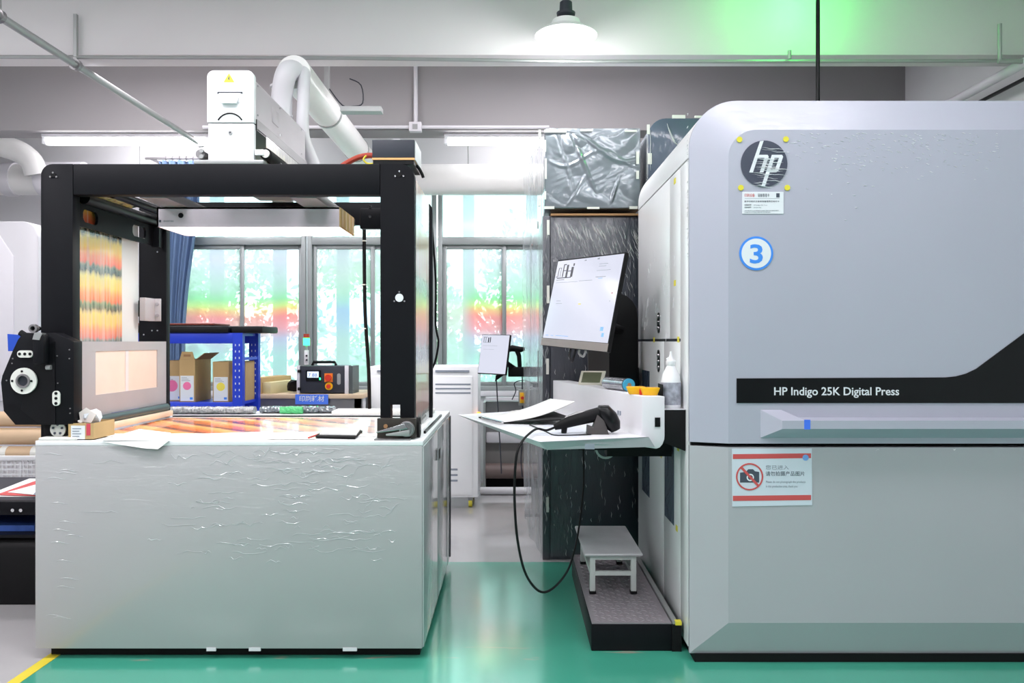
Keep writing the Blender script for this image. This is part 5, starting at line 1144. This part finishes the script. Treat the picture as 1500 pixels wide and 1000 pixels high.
# ------------------------------------------------------------ step platform and stool
sx0, sx1, sy0, sy1, sz = .346, .728, 3.49, 4.62, .123
s = empty('step_platform', ((sx0 + sx1) / 2, 4.05, 0), 'low black step platform with chequered metal tread beside the press', 'step')
B(sx0, sx1, sy0, sy1, 0, sz - .006).build('step_box', M['black'], s, bevel=.004)
B(sx0 + .004, sx1 - .03, sy0 + .004, sy1 - .004, sz - .006, sz - .002).build('tread_plate', M['tread'], s)
m = MB(); nx = 11; ny = 34
for i in range(nx):
    for j in range(ny):
        x = sx0 + .02 + (sx1 - sx0 - .07) * (i + .5) / nx; y = sy0 + .02 + (sy1 - sy0 - .04) * (j + .5) / ny; d_ = 1 if (i + j) % 2 else -1
        a = Vector((.012 * d_, .010, 0)); b_ = Vector((.003, -.003 * d_, 0)); c = Vector((x, y, sz - .002))
        m.add([c - a - b_, c - a + b_, c + a + b_, c + a - b_, c + Vector((0, 0, .003))], [(0, 1, 4), (1, 2, 4), (2, 3, 4), (3, 0, 4)])
tag(m.build('tread_studs', M['tread'], s), None, kind='stuff')
B(sx1 - .026, sx1 - .004, sy0, sy1, sz - .006, sz + .006).build('edge_rail', M['galv'], s)
B(sx1 - .03, sx1 + .012, sy0 - .006, sy0 + .02, .0, sz - .01).build('corner_bracket', M['rubber'], s)
B(sx1 - .015, sx1 + .012, sy0 - .008, sy0 + .02, sz - .008, sz + .008).build('yellow_tape', M['ytape'], s)
tx0, tx1, ty0_, ty1_ = .35, .635, 3.87, 4.46
st_ = empty('step_stool', ((tx0 + tx1) / 2, 4.16, sz), 'low grey metal stool standing on the black step', 'stool')
ztp = .325; zf = sz + .0015
B(tx0, tx1, ty0_, ty1_, ztp - .016, ztp).build('stool_top', pbr('grey_stool_top', (200, 198, 202), .45, .2, var=.12, vscale=8), st_, bevel=.008)
lgm = pbr('grey_green_paint', (196, 200, 198), .5)
for (x, y) in ((tx0 + .03, ty0_ + .02), (tx1 - .055, ty0_ + .02), (tx0 + .03, ty1_ - .05), (tx1 - .055, ty1_ - .05)):
    l = B(x, x + .026, y, y + .026, zf + .008, ztp - .016).build('leg', lgm, st_, bevel=.002); B(x - .003, x + .029, y - .003, y + .029, zf, zf + .012).build('foot', M['rubber'], l)
for y in (ty0_ + .022, ty1_ - .048):
    for (za, zb2) in ((ztp - .036, ztp - .017), (.212, .232)): B(tx0 + .056, tx1 - .055, y, y + .02, za, zb2).build('rail', lgm, st_)
for x in (tx0 + .032, tx1 - .053):
    for (za, zb2) in ((ztp - .036, ztp - .017), (.212, .232)): B(x, x + .02, ty0_ + .046, ty1_ - .05, za, zb2).build('rail', lgm, st_)

# ============================================================ BACKGROUND between
# white electrical cabinet
wc = empty('white_cabinet', (-.72, 6.75, 0), 'white louvred cabinet on yellow castors behind the frame machine', 'cabinet')
wx0_, wx1_, wy0_, wy1_, wz0_, wz1_ = -1.155, -.275, 6.46, 7.0, .09, 1.15
B(wx0_, wx1_, wy0_ + .01, wy1_, wz0_, wz1_).build('carcass', M['cabwhite'], wc, bevel=.006)
dm = -.72
B(wx0_ + .015, dm - .003, wy0_, wy0_ + .01, wz0_ + .02, wz1_ - .08).build('door', M['cabwhite'], wc, bevel=.003)
dr = B(dm + .003, wx1_ - .045, wy0_, wy0_ + .01, wz0_ + .02, wz1_ - .08).build('door', M['cabwhite'], wc, bevel=.003)
for k in range(3): B(-.62, -.44, wy0_ - .002, wy0_, .22 + .045 * k, .235 + .045 * k).build('louvre', M['greypr'], dr)
for k in range(3): B(-.62, -.335, wy0_ - .002, wy0_, .93 + .035 * k, .942 + .035 * k).build('louvre', M['greypr'], dr)
B(-.62, -.345, wy0_ - .002, wy0_ + .01, 1.105, 1.12).build('vent_grille', M['greypr'], wc); B(-1.09, -.90, wy0_ - .002, wy0_ + .01, 1.105, 1.12).build('vent_grille', M['greypr'], wc)
for x in (-1.09, -.34):
    for y in (6.54, 6.92):
        cs_ = B(x - .02, x + .02, y - .02, y + .02, .055, .09).build('castor', M['galv'], wc); MB().cyl((x - .014, y, .031), (x + .014, y, .031), .031, n=16).build('wheel', M['ytape'], cs_, smooth=True)
# orange lamp on side panel
ol = empty('orange_pilot_lamp', (-.26, 6.44, .75), 'tiny lit orange pilot lamp at the white cabinet edge', 'lamp')
MB().cyl((-.268, 6.44, .765), (-.268, 6.46, .765), .02, n=14).build('lens', M['orangelamp'], ol); MB().cyl((-.268, 6.46, .765), (-.268, 6.475, .765), .014, n=12).build('lamp_collar', M['offwhite'], ol)
# radiator/low duct at the back right
lb_ = empty('low_machine_housing', (.2, 7.3, 0), 'grey low housing with round roll under the right window', 'machine')
B(-.24, .60, 7.30, 7.7, .42, .52).build('upper_rail', M['offwhite'], lb_, bevel=.02)
B(-.24, .60, 7.34, 7.7, .52, .80).build('back_panel', M['steeld'], lb_)
B(-.24, .60, 7.36, 7.7, .10, .42).build('lower_panel', pbr('dull_grey_panel', (134, 132, 130), .5), lb_)
MB().cyl((-.24, 7.3, .17), (.60, 7.3, .17), .07, n=24).build('roll', pbr('brown_grey_roll', (122, 106, 102), .5), lb_, smooth=True)
B(-.26, -.24, 7.22, 7.7, 0, .80).build('end_plate', M['galv'], lb_); B(.60, .62, 7.22, 7.7, 0, .80).build('end_plate', M['galv'], lb_)
B(-.24, .60, 7.38, 7.7, .0, .10).build('base', M['rubber'], lb_)
B(-.24, .60, 7.28, 7.34, .815, .845).build('top_rail', M['offwhite'], lb_)
tag(MB().cyl((-.28, 7.05, .035), (.17, 7.05, .035), .034, n=16).build('floor_pipe', M['offwhite'], smooth=True), 'white pipe lying on the floor under the right window', 'pipe')
# bench with boxes, controller
bn = empty('work_bench', (-1.6, 6.55, 0), 'wood-topped grey steel work bench in front of the windows', 'bench')
by0, by1, bx0_, bx1_, bz_ = 6.25, 6.85, -2.12, -1.16, .94
B(bx0_, bx1_, by0, by1, bz_ - .035, bz_).build('bench_top', M['wood'], bn, bevel=.004)
B(bx0_ + .02, bx1_ - .02, by0 + .03, by0 + .07, bz_ - .13, bz_ - .036).build('apron', M['steeld'], bn)
for x in (bx0_ + .02, bx1_ - .08):
    for y in (by0 + .03, by1 - .08): B(x, x + .055, y, y + .055, 0, bz_ - .036).build('leg', M['galv'], bn)
B(bx0_ + .08, bx1_ - .08, by1 - .06, by1 - .03, .3, .36).build('stretcher', M['galv'], bn)
bs_ = empty('blue_sign', (-1.57, by0 - .01, .85), 'blue sign with four white characters on the bench edge', 'sign')
A = XZ(432.5, 592, by0 - .012); Bq = XZ(480.5, 577.5, by0 - .012)
B(A[0], Bq[0], by0 - .010, by0 - .002, A[1], Bq[1]).build('sign_board', M['bluesign'], bs_)
text('印刷耗材', ((A[0] + Bq[0]) / 2, by0 - .0105, A[1] + .026), (1, 0, 0), (0, 0, 1), .036, M['whitepr'], bs_, width=.195, align='CENTER', bold=.01)
ct = empty('control_box', (-1.47, 6.42, bz_), 'dark grey control box with lit display, red switch and carry handle', 'control box')
kx = 6.28
A = XZ(437, 577, kx); Bq = XZ(505, 536, kx)
B(A[0], Bq[0], kx, 6.55, bz_ + .008, Bq[1]).build('box_body', M['charcoal'], ct, bevel=.003)
B(A[0] - .012, A[0] + .012, kx - .006, kx + .02, bz_, Bq[1] + .004).build('corner_post', M['offwhite'], ct, bevel=.003)
B(Bq[0] - .0, Bq[0] + .03, kx - .006, kx + .02, bz_, Bq[1] + .004).build('corner_post', M['offwhite'], ct, bevel=.003)
B(Bq[0] + .03, Bq[0] + .06, kx + .01, 6.55, bz_, Bq[1]).build('side_vent', pbr('vent_grey', (78, 86, 88), .5), ct)
q0_ = XZ(448, 558, kx - .004); q1_ = XZ(470, 542, kx - .004)
dp = B(q0_[0], q1_[0], kx - .006, kx, q0_[1], q1_[1]).build('display_panel', M['blackg'], ct)
q0_ = XZ(450.5, 555, kx); q1_ = XZ(467, 544, kx); B(q0_[0], q1_[0], kx - .008, kx - .006, q0_[1] + .012, q1_[1]).build('display_screen', M['lcd'], dp)
text('7.88', (XZ(452, 0, kx)[0], kx - .0085, q0_[1] + .018), (1, 0, 0), (0, 0, 1), .03, M['darkpr'], dp, width=.07)
B(XZ(468, 0, kx)[0], XZ(470, 0, kx)[0], kx - .008, kx - .006, XZ(0, 556, kx)[1], XZ(0, 553, kx)[1]).build('status_light', M['greenlamp'], dp)
c = at(481.5, 553, kx); sw = B(c.x - .032, c.x + .032, kx - .008, kx, c.z - .034, c.z + .034).build('switch_plate', pbr('orange_plate', (238, 130, 40), .4), ct); MB().cyl((c.x, kx - .03, c.z), (c.x, kx - .008, c.z), .025, n=20).build('switch_knob', M['red'], sw)
c = at(482, 565.5, kx); es = MB().cyl((c.x, kx - .01, c.z), (c.x, kx, c.z), .030, n=24).build('stop_plate', M['yellow'], ct); MB().cyl((c.x, kx - .03, c.z), (c.x, kx - .01, c.z), .016, n=18).build('stop_button', M['red'], es)
c = at(496.5, 555, kx); MB().prism(rrect(c.x - .014, c.x + .014, c.z - .044, c.z + .044, .013), 'y', kx - .004, kx).build('rocker', M['galv'], ct)
MB().tube([(A[0] + .08, 6.40, Bq[1]), (A[0] + .09, 6.40, Bq[1] + .028), (A[0] + .26, 6.40, Bq[1] + .028), (A[0] + .27, 6.40, Bq[1])], .012, 8).build('handle', M['rubber'], ct)
for z_ in (.04, .18): MB().cyl((A[0] + .0, kx - .012, bz_ + z_), (A[0] + .022, kx - .012, bz_ + z_), .012, n=10).build('hinge', M['rubber'], ct)
bgo = crumple((-1.73, 6.42, bz_ + .055), .075, 'cloth_bag', M['rubber'], None, 31, (1.0, 1, .72)); tag(bgo, 'black crumpled cloth bag between the cartons and the control box', 'bag')
# flat cartons on bench
def carton(name, x0, x1, y0, y1, z0, z1, label, m_=None, group=None, extra=None):
    c = empty(name, ((x0 + x1) / 2, (y0 + y1) / 2, z0), label, 'box', group)
    B(x0, x1, y0, y1, z0, z1).build('carton_body', m_ or M['card'], c, bevel=.002)
    B(x0 + .001, x1 - .001, (y0 + y1) / 2 - .002, (y0 + y1) / 2 + .002, z1, z1 + .0008).build('lid_seam', M['cardb'], c)
    return c
def skew_carton(label, pts, z1, lab, m_):
    c = empty('long_carton', (sum(p[0] for p in pts) / 4, sum(p[1] for p in pts) / 4, bz_), label, 'box', 'long cartons on the bench')
    MB().hull([(p[0], p[1], bz_) for p in pts], [(p[0], p[1], z1) for p in pts]).build('carton_body', m_, c, bevel=.002)
    mA = [(pts[0][0] + pts[1][0]) / 2, (pts[0][1] + pts[1][1]) / 2]; mB_ = [(pts[3][0] + pts[2][0]) / 2, (pts[3][1] + pts[2][1]) / 2]
    MB().hull([(mA[0] - .002, mA[1] + .002, z1), (mA[0] + .002, mA[1] + .002, z1), (mB_[0] + .002, mB_[1], z1), (mB_[0] - .002, mB_[1], z1)], [(mA[0] - .002, mA[1] + .002, z1 + .0008), (mA[0] + .002, mA[1] + .002, z1 + .0008), (mB_[0] + .002, mB_[1], z1 + .0008), (mB_[0] - .002, mB_[1], z1 + .0008)]).build('lid_seam', M['cardb'], c)
    if lab: B(-2.065, -2.01, 6.262, 6.266, bz_ + .04, bz_ + .095).build('paper_label', M['whitepr'], c)
skew_carton('long brown carton lying on the bench with a white label', [(-2.10, 6.268), (-1.97, 6.27), (-1.885, 6.82), (-2.0, 6.82)], bz_ + .125, True, M['card'])
skew_carton('lower pale carton beside the labelled one on the bench', [(-1.965, 6.30), (-1.90, 6.29), (-1.80, 6.70), (-1.895, 6.75)], bz_ + .09, False, pbr('pale_card', (214, 204, 160), .8))
# blue shelf
sh = empty('blue_shelf', (-2.3, 5.8, 0), 'bright blue perforated steel shelf rack', 'shelf')
zz1, zz0 = 1.412, 1.338; X0, X1, Y0, Y1 = -3.3, -1.89, 5.6, 6.0
B(X0, X1 - .07, Y0, Y0 + .02, zz0, zz1).build('beam', M['blue'], sh, bevel=.003); B(X0, X1 - .07, Y1 - .02, Y1, zz0, zz1).build('beam', M['blue'], sh, bevel=.003)
B(X0, X1 - .07, Y0, Y0 + .02, .85, .925).build('beam', M['blue'], sh, bevel=.003); B(X0, X1 - .07, Y1 - .02, Y1, .85, .925).build('beam', M['blue'], sh, bevel=.003)
B(X0, X1 - .02, Y0 + .02, Y1 - .02, zz1 - .02, zz1).build('shelf_board', M['blue'], sh); B(X0, X1 - .02, Y0 + .02, Y1 - .02, .905, .925).build('shelf_board', M['blue'], sh)
B(X0, X1 - .02, Y0 + .02, Y1 - .02, .30, .32).build('shelf_board', M['blue'], sh)
for (x, y) in ((X1 - .07, Y0), (X1 - .07, Y1 - .05), (X0, Y0), (X0, Y1 - .05)):
    up = MB(); up.box(x, x + .07, y, y + .008, 0, zz1); up.box(x + .062, x + .07, y + .008, y + .05, 0, zz1); u_ = up.build('upright', M['blue'], sh)
    if x > -2.5:
        for k in range(9):
            z_ = .96 + k * .045
            for dx_ in (.018, .045): B(x + dx_, x + dx_ + .006, y - .001, y + .0005, z_, z_ + .014).build('slot_hole', M['whitepr'], u_)
for y in (Y0 + .05,): B(X1 - .015, X1 - .005, Y0 + .05, Y1 - .05, 1.22, 1.24).build('brace', M['blue'], sh)
blk = pbr('black_pack_wrap', (20, 21, 25), .5, spec=.2)
for k, (xa, xb, ya, yb2, z0_, z1_, lab) in enumerate(((-3.28, -2.46, 5.58, 5.98, 0, .055, 'flat black pack on top of the blue shelf, left'), (-2.455, -1.98, 5.58, 5.98, 0, .05, 'flat black pack on top of the blue shelf, middle'), (-1.97, -1.75, 5.60, 5.98, 0, .048, 'flat black pack overhanging the right end of the blue shelf'))):
    z0_ += zz1; z1_ += zz1
    pk = empty('flat_pack', ((xa + xb) / 2, 5.78, z0_), lab, 'pack', 'flat black packs on the shelf top')
    B(xa, xb, ya, yb2, z0_, z1_).build('pack_body', blk, pk, bevel=.012)
    B(xa + .01, xb - .01, ya - .002, ya + .001, z0_ + .012, z0_ + .014).build('pack_seam', M['rubber'], pk)
tag(B(-3.2, -2.1, 5.62, 5.95, zz1 + .056, zz1 + .068).build('red_board', pbr('dark_red_board', (120, 50, 40), .5), bevel=.003), 'dark red board lying on the black packs', 'board')
def ink_box(x0, x1, y0, y1, z0, z1, label, colr, opened):
    c = empty('ink_carton', ((x0 + x1) / 2, (y0 + y1) / 2, z0), label, 'box', 'ink cartons on the blue shelf')
    B(x0, x1, y0, y1, z0, z1).build('carton_body', M['card'], c, bevel=.002)
    lb2 = B(x0 + .008, x1 - .008, y0 - .0015, y0, z0 + .008, z0 + (z1 - z0) * .62).build('paper_label', M['whitepr'], c)
    w_ = x1 - x0; zc_ = z0 + (z1 - z0) * .38
    MB().cyl(((x0 + x1) / 2, y0 - .0022, zc_), ((x0 + x1) / 2, y0 - .0015, zc_), w_ * .26, n=18).build('colour_spot', colr, lb2)
    for k in range(3): B(x0 + .016, x0 + .016 + w_ * (.55 - .1 * k), y0 - .002, y0 - .0015, z0 + (z1 - z0) * (.5 + .035 * k), z0 + (z1 - z0) * (.51 + .035 * k)).build('print_line', M['greypr'], lb2)
    B(x1 - .035, x1 - .015, y0 - .002, y0 - .0015, z0 + .018, z0 + .034).build('print_mark', M['bluepr'], lb2)
    if opened:
        hm = MB(); hm.prism([(x0 + .002, z1), (x1 - .002, z1), (x1 - .018, z1 + .055), (x0 + .018, z1 + .055)], 'y', y0, y0 + .004); h_ = hm.build('handle_flap', M['card'], c)
        B(x0 + .03, x1 - .03, y0 - .001, y0 + .0045, z1 + .02, z1 + .036).build('handle_hole', M['cardb'], h_)
        MB().add([(x1, y0 + .02, z1), (x1, y1, z1), (x1 + .06, y1, z1 + .045), (x1 + .06, y0 + .02, z1 + .045)], [(0, 1, 2, 3)]).build('side_flap', M['cardb'], c, thick=.004)
    return c
zs = .925
ink_box(-2.345, -2.235, 5.63, 5.93, zs, zs + .30, 'open kraft ink carton with pink label and handle flap', M['pinkpr'], True)
ink_box(-2.515, -2.355, 5.72, 5.95, zs, zs + .29, 'kraft ink carton with pink label, half hidden behind the open one', M['pinkpr'], False)
ink_box(-2.11, -1.995, 5.63, 5.93, zs, zs + .285, 'closed kraft ink carton with yellow label', M['yelpr'], False)
ink_box(-1.99, -1.915, 5.74, 5.94, zs, zs + .285, 'kraft carton at the shelf end, half hidden by the blue upright', M['yelpr'], False)
# signal tower by window
sgt = empty('signal_tower', (-1.66, 6.5, bz_), 'slim signal tower lit green with red cap above, on the bench', 'signal light')
sx = (449 - 750) * 6.6 / F
MB().cyl((sx, 6.6, bz_), (sx, 6.6, 1.33), .010, n=12).build('pole', M['galv'], sgt, smooth=True)
B(sx - .016, sx + .016, 6.585, 6.615, 1.16, 1.28).build('switch_box', M['offwhite'], sgt, bevel=.003)
for z_ in (1.20, 1.235): MB().cyl((sx + .006, 6.575, z_), (sx + .006, 6.585, z_), .008, n=10).build('button', M['charcoal'], sgt)
MB().cyl((sx, 6.6, 1.32), (sx, 6.6, 1.38), .026, n=20).build('green_lamp', M['greenlamp'], sgt, smooth=True)
MB().cyl((sx, 6.6, 1.38), (sx, 6.6, 1.415), .024, n=20).build('red_lamp', M['redlamp'], sgt, smooth=True)

# ============================================================ FAR LEFT
wm = empty('white_housing', (-4.2, 6.5, 0), 'tall white machine housing with rounded top at the far left', 'machine')
MB().prism([(-5.2, 0), (-3.62, 0)] + [(-3.62, 2.15)] + arc(-3.62 - .12, 2.27 - .12, .12, 0, 90, 5) + [(-5.2, 2.27)], 'y', 6.1, 6.8).build('housing_shell', pbr('housing_grey_white', (206, 206, 210), .4, var=.02), wm, bevel=.01)
MB().prism([(-5.1, .9), (-3.80, .9), (-3.80, 2.0), (-3.92, 2.18), (-5.1, 2.18)], 'y', 6.085, 6.1).build('housing_door', M['offwhite'], wm, bevel=.004)
# crates and paper rolls
def crate(x0, x1, y0, y1, z0, z1, label):
    c = empty('plastic_crate', ((x0 + x1) / 2, (y0 + y1) / 2, z0), label, 'crate', 'white crates at the left edge')
    B(x0, x1, y0, y1, z0, z0 + .01).build('crate_floor', M['offwhite'], c)
    m = MB()
    m.box(x0 - .01, x1 + .01, y0 - .01, y0 + .012, z1 - .03, z1); m.box(x0 - .01, x1 + .01, y1 - .012, y1 + .01, z1 - .03, z1); m.box(x0 - .01, x0 + .012, y0, y1, z1 - .03, z1); m.box(x1 - .012, x1 + .01, y0, y1, z1 - .03, z1)
    m.build('crate_rim', M['white'], c, bevel=.003)
    m = MB(); n = 34
    for i in range(n + 1):
        x = x0 + (x1 - x0 - .006) * i / n; wv = .016 if i % 8 == 0 else .006; m.box(x, x + wv, y0, y0 + .006, z0, z1 - .03)
    for k in range(9): zz = z0 + (z1 - z0 - .03) * k / 9; m.box(x0, x1, y0 + .001, y0 + .005, zz, zz + .010)
    for i in range(16): y = y0 + (y1 - y0) * i / 16; m.box(x1 - .006, x1, y, y + .008, z0, z1 - .03)
    for k in range(9): zz = z0 + (z1 - z0 - .03) * k / 9; m.box(x1 - .005, x1 - .001, y0, y1, zz, zz + .010)
    m.box(x0, x1, y1 - .006, y1, z0, z1 - .03); m.box(x0, x0 + .006, y0, y1, z0, z1 - .03)
    m.build('crate_lattice', M['white'], c)
crate(-3.75, -2.85, 5.05, 5.5, .32, .63, 'white perforated plastic crate holding paper rolls')
crate(-3.75, -2.85, 5.05, 5.5, 0, .31, 'lower white perforated crate under the one holding paper rolls')
for k, (py_, rr, m_, yy, lab) in enumerate(((668, .045, M['kraft'], 5.18, 'lowest brown paper roll, wound with white tape, above the crate'), (643, .055, M['kraft'], 5.20, 'middle brown paper roll of the stack at the left edge'), (618, .050, M['kraft'], 5.22, 'topmost tan paper roll of the stack at the left edge'))):
    z_ = H - (py_ - 500) * yy / F + .02
    r_ = empty('paper_roll', (-3.3, yy, z_ - rr), lab, 'roll', 'paper rolls on the crate')
    MB().cyl((-3.8, yy, z_), (-2.98 + .01 * k, yy, z_), rr, n=24).build('roll_body', m_, r_, smooth=True)
    MB().cyl((-2.98 + .01 * k, yy, z_), (-2.978 + .01 * k, yy, z_), rr * .4, n=16).build('roll_core', M['cardb'], r_)
    if k == 0:
        for xx in (-3.3, -3.1): MB().ring((xx, yy, z_), (1, 0, 0), rr + .002, rr, .04, 24).build('tape_wrap', M['wtape'], r_)
# black tray machine
bmn = empty('black_delivery_unit', (-2.7, 4.5, 0), 'black low delivery unit with printed sheets at the left edge', 'machine')
MB().prism([(4.1, 0), (4.08, .2), (4.1, .30), (4.14, .345), (4.9, .345), (4.9, 0)], 'x', -3.3, -2.14).build('lower_body', M['rubber'], bmn, bevel=.01)
B(-3.3, -2.14, 4.1, 4.9, .345, .36).build('lower_shelf', M['black'], bmn)
B(-3.3, -2.14, 4.10, 4.16, .46, .53).build('tray_beam', M['black'], bmn, bevel=.006)
B(-3.3, -2.14, 4.16, 4.9, .50, .52).build('tray_deck', M['charcoal'], bmn)
for x in (-3.2, -2.25): B(x, x + .05, 4.75, 4.8, .36, .50).build('support', M['black'], bmn)
B(-3.3, -2.14, 4.86, 4.9, .36, .50).build('back_plate', M['black'], bmn)
for px_ in (19, 31): p = at(px_, 747, 4.1); MB().cyl((p.x, 4.095, p.z), (p.x, 4.10, p.z), .009, n=12).build('bolt', M['chrome'], bmn)
rd = random.Random(9)
for k in range(5):
    xx = -2.68 + .07 * k; z_ = .522 + .006 * k; an = rd.uniform(-.5, .5)
    R2 = Matrix.Rotation(an, 3, 'Z'); q = [Vector((xx, 4.45, z_)) + R2 @ Vector(v) for v in ((-.14, -.18, 0), (.14, -.18, 0), (.14, .2, .03), (-.14, .2, .03))]
    tag(MB().hull(q, [p + Vector((0, 0, .002)) for p in q]).build('printed_sheet', [M['paper'], M['redpr'], M['paper'], M['greypr'], M['paper']][k]), ['lowest white sheet fanned on the black delivery tray', 'red printed sheet fanned on the black delivery tray', 'white sheet over the red one on the delivery tray', 'grey printed sheet on the delivery tray', 'topmost white sheet on the black delivery tray'][k], 'paper', 'sheets on the delivery tray')
tag(B(-2.85, -2.5, 4.18, 4.6, .36, .39).build('blue_pack', pbr('blue_print_pack', (70, 110, 200), .4, var=.3, vscale=14)), 'blue printed pack inside the black delivery unit', 'pack')
tag(MB().prism([(-2.49, .36), (-2.2, .36), (-2.2, .46), (-2.42, .42)], 'y', 4.2, 4.5).build('brown_pack', M['cardb']), 'brown cardboard pack inside the black delivery unit', 'pack')
